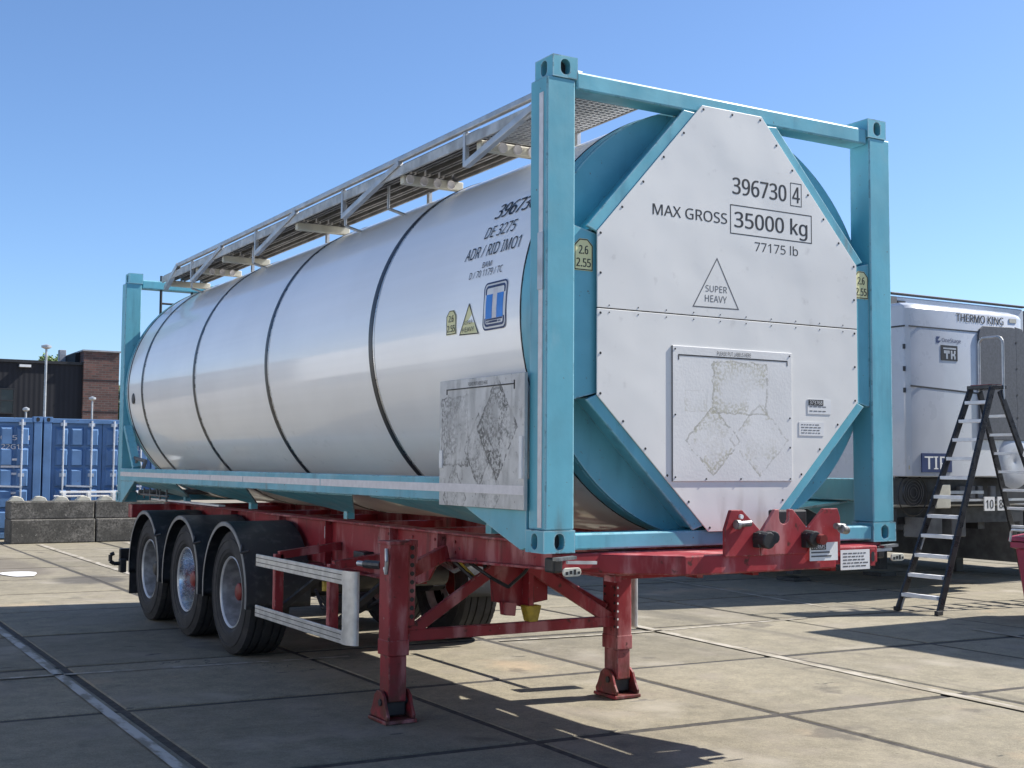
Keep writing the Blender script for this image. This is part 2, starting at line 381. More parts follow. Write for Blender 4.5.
for i in range(len(jx)-1):
    wd = round(jx[i+1]-jx[i], 3)
    for j in range(-7, 15):
        x, y = jx[i], 1+2*j+SHEAR*(jx[i]-.5)
        if y > 22+SHEAR*(x-.5)+8: continue
        if inview(x+wd/2, y+1) and y < 21.5:
            if wd not in smesh: smesh[wd] = slab_mesh(wd).mesh('slab', M['slab'])
            o = link('slab', smesh[wd], yard); o.location = (x, y, random.uniform(-.002, .003)); nslab += 1
            o.rotation_euler = (random.uniform(-.0012, .0012), random.uniform(-.0012, .0012), 0)
        else:
            t = slab_mesh(wd); rest.add([(a+x, b_+y, c) for a, b_, c in t.v], t.f)
stuff(rest.build('slabs', M['slab'], yard))
def stripe(pts, wd, name='painted_line'):
    b = MB()
    for (xa, ya), (xb, yb) in zip(pts, pts[1:]):
        d = Vector((xb-xa, yb-ya)).normalized(); n = Vector((-d.y, d.x))*wd/2
        b.add([(xa-n.x, ya-n.y, .0075), (xa+n.x, ya+n.y, .0075), (xb+n.x, yb+n.y, .0075), (xb-n.x, yb-n.y, .0075)], [(0, 1, 2, 3)])
    return struct(b.build(name, M['line']))
stripe([(-1.45, -3), (-1.41, 9.3)], .075).data.materials[0] = M['line2']
stripe([(1.2, 8.5), (1.22, 20.6)], .11)
stripe([(2.62, 9), (2.9, 20.6)], .11)
stripe([(4.28, 5.2), (4.02, 1.2), (3.9, -2)], .10)
stripe([(7.7, 9.2), (7.25, 5.3)], .07); stripe([(7.15, 3.2), (6.95, 1)], .07)
stripe([(2.5, 4.72), (3.9, 4.58), (6.3, 4.66)], .06); stripe([(-4, 4.86), (-1.45, 4.72), (.9, 4.52)], .06)
b = MB(); pts = [(-.22+.24*math.cos(t)*(1+.2*math.sin(3*t)), 13.9+.5*math.sin(t)*(1+.15*math.cos(2*t))) for t in [i*math.pi/8 for i in range(16)]]
b.add([(x, y, .008) for x, y in pts], [tuple(range(16))]); struct(b.build('paint_spill', M['white']))

# ================================================================== TANK CONTAINER
TC = thing('tank_container', 'long polished steel tank in a teal frame standing on the red trailer', 'tank container', (1.275, 4.56, Z0))
XC, ZC, TR, L, W, H = 1.275, 2.46, 1.237, 9.12, 2.55, 2.6
def zz(a): return Z0+a
# --- shell
b = MB(); prof = []
rings = [.34, 2.25, 4.29, 6.30, 8.24, 8.84]
ys = [.30, 1.2, 2.25, 3.2, 4.29, 5.3, 6.30, 7.3, 8.24, 8.87]
b.lathe([(y, TR) for y in ys], (XC, 0, ZC), 'y', 160)
dome = [(8.87+.02, TR-.03), (8.93, TR-.25), (8.96, .6), (8.97, .01)]
b.lathe([(8.87, TR)]+dome, (XC, 0, ZC), 'y', 160)
shell = b.build('tank_shell', M['tank'], TC, smooth=30)
for y in (2.24, 4.29, 6.30, 8.22):
    bd = MB().lathe([(y-.030, TR-.002), (y-.030, TR+.007), (y+.028, TR+.007), (y+.028, TR-.002)], (XC, 0, ZC), 'y', 160).build('clamp_band', M['band'], shell, smooth=30)
    MB().lathe([(y-.050, TR-.002), (y-.050, TR+.004), (y-.0305, TR+.004), (y-.0305, TR-.002)], (XC, 0, ZC), 'y', 160).build('band_seam', M['bandsteel'], bd, smooth=30)
MB().lathe([(8.80, TR-.002), (8.80, TR+.004), (8.83, TR+.004), (8.83, TR-.002)], (XC, 0, ZC), 'y', 160).build('clamp_band', M['band'], shell, smooth=30)
# --- skirts and end discs
for y0, y1, yd in ((.19, .29, .185), (8.885, 8.94, 8.945)):
    MB().lathe([(y0, TR-.03), (y0, TR+.006), (y1, TR+.006), (y1, TR-.03)], (XC, 0, ZC), 'y', 128).build('skirt', M['teal'], TC, smooth=30)
b = MB().lathe([(.19, TR+.004), (.165, TR+.004), (.165, .3), (.19, .3)], (XC, 0, ZC), 'y', 128); b.build('end_disc', M['teal'], TC, smooth=30)
b = MB().lathe([(8.95, TR-.3), (8.97, TR-.3), (8.97, TR+.004), (8.95, TR+.004)], (XC, 0, ZC), 'y', 128); b.build('end_disc', M['teal'], TC, smooth=30)
MB().lathe([(.290, TR), (.290, TR+.010), (.297, TR+.010), (.297, TR)], (XC, 0, ZC), 'y', 128).build('skirt_seam', M['black'], TC, smooth=30)
# --- posts, castings
PW = .150
def post(xa, xb, ya, yb, name='corner_post'):
    return MB().box(xa, xb, ya, yb, zz(.118), zz(H-.118)).build(name, M['teal'], TC, bevel=.008)
for xa, xb in ((.012, .188), (W-.188, W-.012)):
    for ya, yb in ((.004, .168), (L-.168, L-.004)):
        p = post(xa, xb, ya, yb)
        if xa < 1 and ya < 1:
            MB().box(.0075, .0118, .036, .074, zz(.13), zz(H-.2)).build('reflective_strip', M['tape'], p)
            MB().box(.004, .0119, .03, .08, zz(1.36), zz(1.66)).build('strip_cover', M['galv'], p)
def casting(x0, x1, y0, y1, z0, z1, sx, sy):
    """sx/sy: -1 the outer face looks to -x / -y, +1 to +x / +y"""
    b = MB(); zc = (z0+z1)/2; fy = y0 if sy < 0 else y1; fx = x0 if sx < 0 else x1
    hx = [(((x0+x1)/2)+px, zc+pz) for px, pz in rrect(-.030, .030, -.042, .042, .029, 4)]
    hy = [(((y0+y1)/2)+px, zc+pz) for px, pz in rrect(-.030, .030, -.042, .042, .029, 4)]
    hole_face(b, lambda s, t, d: (s, fy-sy*d, t), x0, x1, z0, z1, hx, .05)
    hole_face(b, lambda s, t, d: (fx-sx*d, s, t), y0, y1, z0, z1, hy, .05)
    by, bx = (y1 if sy < 0 else y0), (x1 if sx < 0 else x0)
    b.add([(x0, by, z0), (x1, by, z0), (x1, by, z1), (x0, by, z1)], [(0, 1, 2, 3)])
    b.add([(bx, y0, z0), (bx, y1, z0), (bx, y1, z1), (bx, y0, z1)], [(0, 1, 2, 3)])
    for z in (z0, z1): b.add([(x0, y0, z), (x1, y0, z), (x1, y1, z), (x0, y1, z)], [(0, 1, 2, 3)])
    return b.build('corner_casting', [M['teal'], M['black']], TC)
for sy, ya, yb in ((-1, 0, .178), (1, L-.178, L)):
    casting(0, .193, ya, yb, zz(0), zz(.116), -1, sy); casting(W-.193, W, ya, yb, zz(0), zz(.116), 1, sy)
    casting(.045, .200, ya, yb, zz(H-.117), zz(H), -1, sy); casting(W-.200, W-.045, ya, yb, zz(H-.117), zz(H), 1, sy)
# --- end beams
for ya, yb in ((.012, .15), (L-.15, L-.012)):
    MB().box(.201, W-.201, ya, yb, zz(2.435), zz(2.535)).build('top_beam', M['teal'], TC, bevel=.012)
    MB().box(.194, W-.194, ya, yb, zz(.012), zz(.098)).build('bottom_beam', M['teal'], TC, bevel=.01)
# --- octagonal end rings
OCT = [(1.035, 2.475), (1.475, 2.475), (2.228, 1.67), (2.228, .84), (1.48, .09), (1.07, .09), (.322, .82), (.322, 1.69)]
def offset_poly(P, d):
    n = len(P); cx = sum(p[0] for p in P)/n; cz = sum(p[1] for p in P)/n; out = []
    for i in range(n):
        p0, p1, p2 = Vector(P[i-1]), Vector(P[i]), Vector(P[(i+1) % n])
        def nrm(a, c):
            e = (c-a).normalized(); q = Vector((e.y, -e.x))
            return q if q.dot((a+c)/2-Vector((cx, cz))) > 0 else -q
        n1, n2 = nrm(p0, p1), nrm(p1, p2); bis = (n1+n2).normalized()
        out.append(tuple(p1+bis*d/bis.dot(n1)))
    return out
inn, outr = offset_poly(OCT, -.05), offset_poly(OCT, .062)
def clipz(P, i, k, z):                       # slide vertex i along the edge towards k until height z
    a, c = P[i], P[k]; t = (z-a[1])/(c[1]-a[1]); P[i] = (a[0]+(c[0]-a[0])*t, z)
for P_, d_ in ((outr, 0), (inn, 0)):
    clipz(P_, 1, 2, 2.433 if P_ is outr else P_[1][1]); clipz(P_, 0, 7, 2.433 if P_ is outr else P_[0][1])
    clipz(P_, 4, 3, .10 if P_ is outr else P_[4][1]); clipz(P_, 5, 6, .10 if P_ is outr else P_[5][1])
for ya, yb, nm in ((.002, .165, 'front'), (L-.165, L-.002, 'rear')):
    for i in (1, 2, 3, 5, 6, 7):
        j = (i+1) % 8
        q = [inn[i], inn[j], outr[j], outr[i]]
        if i == 2: q = [inn[2], inn[3], (W-.189, outr[3][1]), (W-.189, outr[2][1])]
        if i == 6: q = [inn[6], inn[7], (.189, outr[7][1]), (.189, outr[6][1])]
        ym = ya+.02 if i in (2, 6) and nm == 'front' else ya
        if i in (2, 6):
            MB().prism([(a, zz(c)) for a, c in q], 'y', ym, yb).build('frame_bar', M['teal'], TC)
        else:                                # angle section: bright front flange, web going back
            fb = MB().prism([(a, zz(c)) for a, c in q], 'y', ya if nm == 'front' else yb-.02, ya+.02 if nm == 'front' else yb).build('diagonal_brace', M['teal'], TC, bevel=.004)
            mid = [tuple(Vector(o_)*.72+Vector(i_)*.28) for o_, i_ in ((outr[i], inn[i]), (outr[j], inn[j]))]
            mid2 = [tuple(Vector(o_)*.55+Vector(i_)*.45) for o_, i_ in ((outr[i], inn[i]), (outr[j], inn[j]))]
            MB().prism([(a, zz(c)) for a, c in (mid[0], mid[1], mid2[1], mid2[0])], 'y', ya+.02 if nm == 'front' else ya, .164 if nm == 'front' else yb-.02).build('web', M['teal'], fb)
# --- front panel (two sheets, joint recessed)
zs = 1.281
top = [(.322+.001, zs+.003), (.322, 1.69), (1.035, 2.475), (1.475, 2.475), (2.228, 1.67), (2.228, zs+.003)]
bot = [(.322, zs-.003), (2.228, zs-.003), (2.228, .84), (1.48, .09), (1.07, .09), (.322, .82)]
pt = MB().prism([(a, zz(c)) for a, c in top], 'y', -.008, .0).build('front_panel', M['panel'], TC, bevel=.002); pt['label'] = 'upper white sheet carrying the numbers'
pb = MB().prism([(a, zz(c)) for a, c in bot], 'y', -.008, .0).build('front_panel', M['panel'], TC, bevel=.002); pb['label'] = 'lower white sheet carrying the placard holder'
MB().box(.322, 2.228, -.004, -.001, zz(zs-.003), zz(zs+.003)).build('panel_joint', M['black'], pb)
rb = MB()
sink = offset_poly(OCT, -.022)
for i in range(8):
    a, c = Vector(sink[i]), Vector(sink[(i+1) % 8]); n = max(2, round((c-a).length/.19))
    for j in range(n):
        p = a+(c-a)*j/n
        if 1.2 < p.x < 1.4 and p.y < .2: continue
        rb.cyl((p.x, -.008, zz(p.y)), (p.x, -.011, zz(p.y)), .0075, 8, .005)
for x in [.4+.19*i for i in range(10)]:
    for dz in (.018, -.02): rb.cyl((x, -.008, zz(zs+dz)), (x, -.010, zz(zs+dz)), .0045, 6, .003)
stuff(rb.build('rivets', M['black'], pt))
FY = -.0085
def F(s, t): return (s, FY, t)
def ftext(txt, s0, t0, s1, h, mat='ink', par=None, bold=.006, y=None):
    fn = F if y is None else (lambda s, t: (s, y, t))
    return text_on(fn, txt, s0, t0, s1, h, bold).build('lettering', M[mat], par or pt)
ftext('396730', 1.255, 3.189, 1.662, .094, bold=.018)
ftext('4', 1.712, 3.189, 1.768, .094, bold=.014)
ftext('MAX GROSS', .687, 3.008, 1.212, .060, bold=.008)
ftext('35000 kg', 1.268, 2.999, 1.826, .088, bold=.016)
ftext('77175 lb', 1.417, 2.874, 1.752, .052, bold=.004)
def frame_rect(x0, x1, z0, z1, t, mat='ink', par=None, fn=None, name='outline'):
    b = MB(); ring2d(b, fn or F, [(x0, z0), (x1, z0), (x1, z1), (x0, z1)], [(x0+t, z0+t), (x1-t, z0+t), (x1-t, z1-t), (x0+t, z1-t)])
    return b.build(name, M[mat], par or pt)
frame_rect(1.694, 1.784, 3.167, 3.306, .005); frame_rect(1.235, 1.863, 2.957, 3.126, .006)
def tri(fn, apex, l, r, t, par, mat='ink'):
    o_ = [Vector(apex), Vector(l), Vector(r)]; c = sum(o_, Vector((0, 0)))/3
    i_ = [tuple(c+(p-c)*(1-t)) for p in o_]; b = MB(); ring2d(b, fn, [tuple(p) for p in o_], i_); return b.build('warning_triangle', M[mat], par)
M['greyink'] = simple('grey_ink', (.10, .10, .105), .5, bump=0)
tri(F, (1.138, 2.811), (.96, 2.520), (1.298, 2.524), .07, pt, 'greyink')
ftext('SUPER', 1.054, 2.613, 1.210, .036, 'greyink', bold=.004); ftext('HEAVY', 1.05, 2.556, 1.208, .038, 'greyink', bold=.004)
# placard holder in front
ph = MB().box(.818, 1.690, -.0145, -.0085, zz(.367), zz(1.108)).build('placard_holder', M['placard'], pb, bevel=.002)
MB().box(.8145, .818, -.015, -.0085, zz(.367), zz(1.108)).build('edge_shadow', M['greyink'], ph)  # dark strip stands in for the shadow along the holder's left edge
PY = -.0156
ftext('PLEASE PUT LABELS HERE', 1.13, 2.258, 1.378, .022, par=ph, bold=.004, y=PY)
b = MB()
for x0, x1, z0, z1 in ((.856, 1.656, 2.245, 2.252), (.856, .862, 2.222, 2.245), (1.650, 1.656, 2.222, 2.245)): b.box(x0, x1, PY, -.0146, z0, z1)
b.build('slot_line', M['ink'], ph)
b = MB()
for x, z in [(.835, 2.28), (1.672, 2.28), (.835, 1.92), (1.672, 1.92), (.835, 1.58), (1.05, 1.57), (1.3, 1.57), (1.672, 1.57), (1.672, 1.75)]: b.cyl((x, -.0145, z), (x, -.018, z), .006, 6, .004)
stuff(b.build('rivets', M['black'], ph))
def sticker(x0, x1, z0, z1, par, y=-.0105, lines=3, dark=None, mat='white'):
    s_ = MB().box(x0, x1, y, y+.002, z0, z1).build('sticker', M[mat], par)
    b = MB(); h = (z1-z0)
    for i in range(lines):
        z = z1-h*(.35+.6*(i+.5)/lines) if dark else z1-h*(.1+.8*(i+.5)/lines); x = x0+(x1-x0)*.08
        while x < x1-(x1-x0)*.2:
            wd = random.uniform(.01, .035)*(x1-x0)/.2; b.box(x, min(x+wd, x1-.008), y-.0008, y, z-h*.03, z+h*.03); x += wd+.008
    b.build('small_print', M['greyink'], s_)
    return s_
s_ = sticker(1.816, 2.003, 1.950, 2.036, pb, dark=1, lines=2)
MB().box(1.822, 1.94, -.0118, -.0106, 2.0, 2.034).build('bar', M['ink'], s_); ftext('373768', 1.83, 2.006, 1.932, .022, 'white', s_, y=-.0122)
sticker(1.748, 1.944, 1.822, 1.902, pb, lines=4)
# dimension tags on the frame
def dimtag(fn, x0, x1, z0, z1, par, d):
    c = (x1-x0)*.28
    poly = [(x0, z0), (x1, z0), (x1, z1-c), (x1-c, z1), (x0+c, z1), (x0, z1-c)]
    b = MB(); b.add([fn(p[0], p[1], 0) for p in poly], [tuple(range(6))]); t_ = b.build('dimension_tag', M['yellowtag'], par)
    cx, cz = (x0+x1)/2, (z0+z1)/2; b = MB()
    ring2d(b, lambda s, t: fn(s, t, d), [(cx+(a-cx)*.97, cz+(e-cz)*.97) for a, e in poly], [(cx+(a-cx)*.88, cz+(e-cz)*.91) for a, e in poly]); b.build('outline', M['ink'], t_)
    h = z1-z0
    text_on(lambda s, t: fn(s, t, d), '2.6', cx-(x1-x0)*.24, z0+h*.52, cx+(x1-x0)*.24, h*.26, .016).build('lettering', M['ink'], t_)
    text_on(lambda s, t: fn(s, t, d), '2.55', cx-(x1-x0)*.38, z0+h*.12, cx+(x1-x0)*.38, h*.26, .016).build('lettering', M['ink'], t_)
dimtag(lambda s, t, d: (s, .0196-d, t), .194, .312, 2.665, 2.835, TC, .0012)
dimtag(lambda s, t, d: (s, .0196-d, t), 2.238, 2.354, 2.665, 2.835, TC, .0012)
# --- lettering wrapped on the shell
def CY(off=.004):
    def fn(s, t):                              # s grows towards the front (-y), t = arc height above the axis
        a = t/TR; r = TR+off
        return (XC-r*math.cos(a), -s, ZC+r*math.sin(a))
    return fn
dg = math.pi/180*TR
def stext(txt, ya, yb, a0, a1, bold=.006, mat='ink'):
    return text_on(CY(), txt, -ya, a0*dg, -yb, (a1-a0)*dg, bold).build('lettering', M[mat], shell)
stext('396730', .872, .43, 29.6, 34.6, .014)
stext('DE 3275', .885, .545, 23.3, 26.9, .002)
stext('ADR / RID IMO1', 1.04, .42, 17.6, 21.1, .002)
stext('BAM', .792, .686, 14.2, 15.8, .0); stext('D / 70 1179 / TC', .925, .545, 11.7, 13.6, .0)
# blue emblem
ey0, ey1, ea0, ea1 = -.712, -.452, -3.2*dg, 9.4*dg
def sub(b, fn, x0, x1, y0, y1, n=8):          # curved rectangle
    for i in range(n):
        ya, yb = y0+(y1-y0)*i/n, y0+(y1-y0)*(i+1)/n
        b.add([fn(x0, ya), fn(x1, ya), fn(x1, yb), fn(x0, yb)], [(0, 1, 2, 3)])
    return b
em = sub(MB(), CY(.003), ey0+.012, ey1-.012, ea0+.012, ea1-.012).build('emblem', M['white'], shell)
for a, c, mt, of in ((0, .010, 'navy', .0045), (.020, .034, 'navy', .0045)):
    b = MB(); ring2d(b, CY(of), rrect(ey0+a, ey1-a, ea0+a, ea1-a, .035-a*.5), rrect(ey0+c, ey1-c, ea0+c, ea1-c, max(.03-c*.5, .006))); b.build('outline', M[mt], em)
fx0, fx1, fa0, fa1 = ey0+.040, ey1-.040, ea0+.040, ea1-.040
hh = fa1-fa0; ww = fx1-fx0
b = MB(); f5 = CY(.0048)
sub(b, f5, fx0-.006, fx0+ww*.36, fa0+hh*.13, fa1-hh*.16); sub(b, f5, fx1-ww*.36, fx1+.006, fa0+hh*.13, fa1-hh*.16); stuff(b.build('blue_field', M['blueink'], em))
b = MB(); sub(b, f5, fx0, fx1, fa0+hh*.075, fa0+hh*.125, 2); sub(b, f5, fx0+ww*.2, fx1-ww*.3, fa0, fa0+hh*.06, 2)
for q in (.03, .12, .74, .84): sub(b, f5, fx0+ww*q, fx0+ww*(q+.06), fa0, fa0+hh*.05, 1)
b.build('emblem_print', M['navy'], em)
sub(MB(), CY(.0042), fx0+ww*.37, fx1-ww*.37, fa0+hh*.13, fa1).build('emblem_stem', M['tape'], em)
# triangle and tag on the shell
tb = MB(); tb.add([CY(.003)(-s, a*dg) for s, a in ((.876, 5.0), (.986, -3.0), (.764, -3.5))], [(0, 1, 2)]); ts = tb.build('sticker', M['yellowtag'], shell)
tri(CY(.005), (-.876, 5.1*dg), (-.99, -3.2*dg), (-.760, -3.6*dg), .10, ts)
text_on(CY(.0055), 'SUPER', -.935, -.6*dg, -.828, .022, .004).build('lettering', M['ink'], ts); text_on(CY(.0055), 'HEAVY', -.95, -2.6*dg, -.81, .026, .004).build('lettering', M['ink'], ts)
dimtag(lambda s, t, d: CY(.003+d*1.5)(s, t), -1.152, -1.03, -2.6*dg, 4.1*dg, shell, .0012)
b = MB().lathe([(-.006, .001), (-.006, .05), (0, .06)], (XC-TR+.001, 8.6, ZC-.12), 'x', 20); b.build('data_plate', M['black'], shell)
# --- side rails with tape
for xa, xb in ((.0, .09), (W-.09, W)):
    rl = MB().box(xa, xb, .179, L-.179, zz(.24), zz(.378)).build('side_rail', M['teal'], TC, bevel=.006)
    if xa == 0:
        for yy in ([1.13, 3.0, 4.7, 5.6, 6.9, 8.4, 8.93]), :
            for y0, y1 in zip(yy, yy[1:]): MB().box(-.0025, .0005, y0+.006, y1-.006, zz(.292), zz(.340)).build('reflective_strip', M['tape'], rl)
for xq in (.004, W-.034):
    MB().prism([(.178, zz(.02)), (.178, zz(.245)), (1.0, zz(.239)), (.86, zz(.215)), (.235, zz(.005))], 'x', xq, xq+.03).build('corner_gusset', M['teal'], TC, bevel=.003)
    MB().prism([(L-.178, zz(.0)), (L-.178, zz(.239)), (L-.80, zz(.239)), (L-.25, zz(.0))], 'x', xq, xq+.03).build('corner_gusset', M['teal'], TC, bevel=.003)
# upright brace at the rear corner and saddle plates beneath the rail
MB().beam((.06, 8.9, zz(.85)), (.06, 8.45, zz(.385)), .05, .09, (1, 0, 0)).build('diagonal_brace', M['teal'], TC, bevel=.004)
for xs in (0, 1):
    for y in (1.25, 3.45, 5.65, 7.75):
        X0 = (lambda a: a if not xs else W-a)
        b = MB(); top_ = [(X0(.03), y-.95, zz(.238)), (X0(.03), y+.95, zz(.238))]; bt = [(X0(.42), y+.1, zz(.085)), (X0(.42), y-.1, zz(.085))]
        o_ = .016; vs = top_+bt+[(p[0], p[1], p[2]+o_) for p in bt[::-1]][::-1]
        b.add(top_+bt, [(0, 1, 2, 3)]); b.build('saddle_plate', M['teal'], TC, solid=.014)
        MB().box(X0(.42)-.03, X0(.42)+.03, y-.035, y+.035, zz(.03), zz(.086)).build('saddle_foot', M['teal'], TC)
# --- side placard holder
sp = MB().box(-.026, -.004, .152, 1.107, zz(.215), zz(.935)).build('placard_holder', M['placard_side'], TC, bevel=.003)
MB().box(-.0285, -.0262, .156, 1.103, zz(.294), zz(.342)).build('reflective_strip', M['tape'], sp)
b = MB(); b.box(-.029, -.0262, .25, 1.02, zz(.877), zz(.884)); b.box(-.029, -.0262, 1.012, 1.02, zz(.852), zz(.877)); b.box(-.029, -.0262, .25, .258, zz(.852), zz(.9)); b.build('slot_line', M['ink'], sp)
text_on(lambda s, t: (-.0275, -s, t), 'PLEASE PUT LABELS HERE', -.76, zz(.892), -.54, .02, .003).build('lettering', M['ink'], sp)
MB().box(-.034, -.0262, 1.06, 1.095, zz(.43), zz(.53)).build('clip', M['white'], sp); MB().box(-.036, -.0262, .160, .19, zz(.38), zz(.60)).build('clip', M['white'], sp)
# --- walkway on top
ZR, XR = zz(2.585), .335
b = MB(); b.beam((XR, .18, ZR), (XR, 7.98, ZR), .036, .040); hr = b.build('handrail', M['galv'], TC, bevel=.006)
MB().beam((XR+.05, .18, ZR-.055), (XR+.05, 7.9, ZR-.05), .02, .03).build('lower_rail', M['aluw'], TC)
for y in (1.48, 3.45, 5.46, 7.47):
    MB().box(XR-.016, XR+.016, y-.016, y+.016, zz(2.335), ZR-.026).build('rail_post', M['galv'], TC, bevel=.003)
    MB().beam((XR-.004, y-1.02, ZR-.03), (XR-.004, y-.02, zz(2.345)), .042, .04, (1, 0, 0)).build('rail_brace', M['galv'], TC, bevel=.004)
MB().beam((XR, 7.98, ZR), (XR+.02, 8.55, zz(2.40)), .045, .05).build('rail_brace', M['galv'], TC)
# planks: perforated hollow ribs, four abreast, in lengths
for y0, y1, dz in ((1.33, 2.44, .125), (2.47, 4.5, .125), (4.53, 6.5, .125), (6.53, 8.62, .125)):
    for i in range(4):
        x0 = .350+.111*i
        zb, zt, w_ = zz(2.378+dz), zz(2.428+dz), .092
        MB().prism([(x0, zb), (x0+.016, zb), (x0+.016, zt-.012), (x0+w_-.016, zt-.012), (x0+w_-.016, zb), (x0+w_, zb), (x0+w_, zt), (x0, zt)], 'y', y0, y1).build('plank', M['aluw'], TC)
# open grating near the front, cross bars under the planks
gb = MB()
for i in range(28): gb.box(.345, .785, .17+.042*i, .180+.042*i, zz(2.487), zz(2.524))
for i in range(11): gb.box(.36+.041*i, .366+.041*i, .165, 1.32, zz(2.4875), zz(2.5235))
stuff(gb.build('grating', M['galv'], TC))
MB().box(.325, .343, .16, 8.62, zz(2.468), zz(2.536)).build('toe_board', M['alu2'], TC, bevel=.003)
MB().box(.788, .805, .16, 8.62, zz(2.485), zz(2.545)).build('inner_runner', M['aluw'], TC, bevel=.003)
for y in (1.36, 2.47, 4.52, 6.52, 7.4, 8.5):
    ws = MB().box(.36, .84, y-.03, y+.03, zz(2.42), zz(2.484)).build('walkway_support', M['beige'], TC, bevel=.008)
    if y in (2.47, 7.4, 1.36):
        for i in range(4): MB().lathe([(0, .001), (-.004, .024), (-.012, .030), (.0, .034)], (.41+.108*i, y-.031, zz(2.452)), 'y', 14).build('end_cap', M['tape'], ws)
for y in (3.7, 5.9, 7.9, 2.9):
    MB().tube([(.46, y, zz(2.50)), (.46, y, zz(2.33)), (.58, y-.05, zz(2.285))], .012, 8).build('support_rod', M['galv'], TC, smooth=True)
for y in (.9, 2.9, 4.9, 6.9): MB().box(.785, .81, y-.02, y+.02, zz(2.36), zz(2.49)).build('support_stub', M['galv'], TC)
MB().lathe([(-.1, .27), (0, .29), (0, .33), (-.1, .31)], (XC, 4.6, zz(2.47)), 'z', 40).build('manhole_collar', M['galv'], TC, smooth=True)
MB().cyl((XC, 4.6, zz(2.46)), (XC, 4.6, zz(2.52)), .27, 32).build('manhole_lid', M['galv'], TC, bevel=.01)
# rear ladder and pipework
b = MB()
for x in (.42, .78): b.cyl((x, 8.99, zz(.1)), (x, 8.99, zz(2.6)), .016, 8)
for i in range(8): b.cyl((.42, 8.99, zz(.25+.29*i)), (.78, 8.99, zz(.25+.29*i)), .012, 8)
b.build('ladder', M['black'], TC)
b = MB(); b.cyl((.1, 8.5, zz(.12)), (.9, 8.5, zz(.12)), .03, 10)
for i, q in enumerate((7.45, 7.7, 7.82, 8.1, 8.35)): b.cyl((.12, q, zz(.04+.02*(i % 3))), (.12, q, zz(.17)), .010, 8)
b.cyl((.12, 7.4, zz(.10)), (.12, 8.5, zz(.10)), .012, 8)
b.tube([(.05, 8.6, zz(.5)), (.09, 8.2, zz(.46)), (.05, 8.15, zz(.38))], .02, 8); b.tube([(.04, 8.5, zz(.38)), (.07, 8.45, zz(.5))], .015, 8)
stuff(b.build('steam_pipes', M['dirtgrey'], TC, smooth=True))
MB().box(.18, .24, 5.9, 8.3, zz(.045), zz(.06)).build('pipe_shield', M['tape'], TC)

# ================================================================== TRAILER
TL = thing('container_trailer', 'faded red three axle container trailer resting on its landing legs', 'trailer', (1.25, 4.5, 0))
for sx in (.60, 1.81):
    bm_ = MB()
    web = [(9.0, 1.18), (9.0, .86), (3.0, .80), (2.62, .79), (2.45, .83), (2.35, .93), (2.18, 1.0), (.12, 1.06), (.12, 1.17), (2.0, 1.185)]
    bm_.prism(web, 'x', sx-.008, sx+.008)
    o = bm_.build('main_beam', M['red'], TL)
    MB().box(sx-.075, sx+.075, .12, 9.0, 1.1705, 1.186).build('top_flange', M['red'], o, bevel=.003)
    MB().box(sx-.07, sx+.07, 2.62, 9.0, .788, .803).build('bottom_flange', M['red'], o, bevel=.003)
    MB().beam((sx, .12, 1.055), (sx, 2.2, .995), .14, .015).build('bottom_flange', M['red'], o, bevel=.003)
    for y in (2.2, 2.96, 4.19, 5.27, 6.62, 8.2):
        MB().box(sx-.07, sx-.009, y-.006, y+.006, (1.01 if y < 2.5 else .81), 1.17).build('stiffener', M['red'], o)
sk = MB().box(.585, .5905, 4.22, 4.34, 1.02, 1.12).build('sticker', M['white'], TL); MB().box(.583, .5848, 4.24, 4.32, 1.06, 1.08).build('small_print', M['ink'], sk)
for y in (2.5, 3.4, 4.6, 6.0, 7.2, 8.6): MB().box(.61, 1.80, y-.05, y+.05, 1.0, 1.14).build('cross_member', M['red'], TL)
MB().box(.1, 2.45, 8.78, 8.94, 1.02, 1.168).build('rear_bolster', M['red'], TL, bevel=.006)
MB().box(.05, 2.5, 9.05, 9.12, .52, .66).build('rear_bumper', M['black'], TL, bevel=.01)
for x in (.75, 1.8): MB().box(x-.04, x+.04, 9.0, 9.06, .6, 1.0).build('bumper_bracket', M['black'], TL)
# tail light arm sticking out to the left
MB().tube([(.10, 9.0, .50), (-.03, 9.0, .50), (-.07, 9.0, .53), (-.07, 9.0, .60), (-.03, 9.0, .615)], .022, 8).build('marker_arm', M['black'], TL, smooth=True)
MB().box(.03, .10, 8.95, 9.05, .40, .55).build('arm_bracket', M['black'], TL, bevel=.01)
MB().box(.50, .59, 3.35, 3.55, .86, .97).build('junction_box', M['black'], TL, bevel=.01)
MB().tube([(.62, 1.9, .99), (.70, 1.75, .90), (.80, 1.7, .84), (.95, 1.75, .92), (1.05, 1.8, 1.0)], .012, 8).build('air_hose', M['black'], TL, smooth=True)
MB().tube([(.64, 2.1, .99), (.74, 2.05, .88), (.84, 2.0, .93), (.88, 2.0, 1.0)], .009, 8).build('cable', M['yellow'], TL, smooth=True)
for x in (.45, 1.0, 1.4, 2.0): MB().box(x-.02, x+.02, -.02, .08, 1.03, 1.062).build('bolster_lug', M['red'], TL)
b = MB()
for y in (2.05, 2.35, 2.7, 3.1, 4.3, 5.4):
    for z in (1.05, 1.12): b.cyl((.5915, y, z), (.584, y, z), .011, 6)
stuff(b.build('bolts', M['red'], TL))
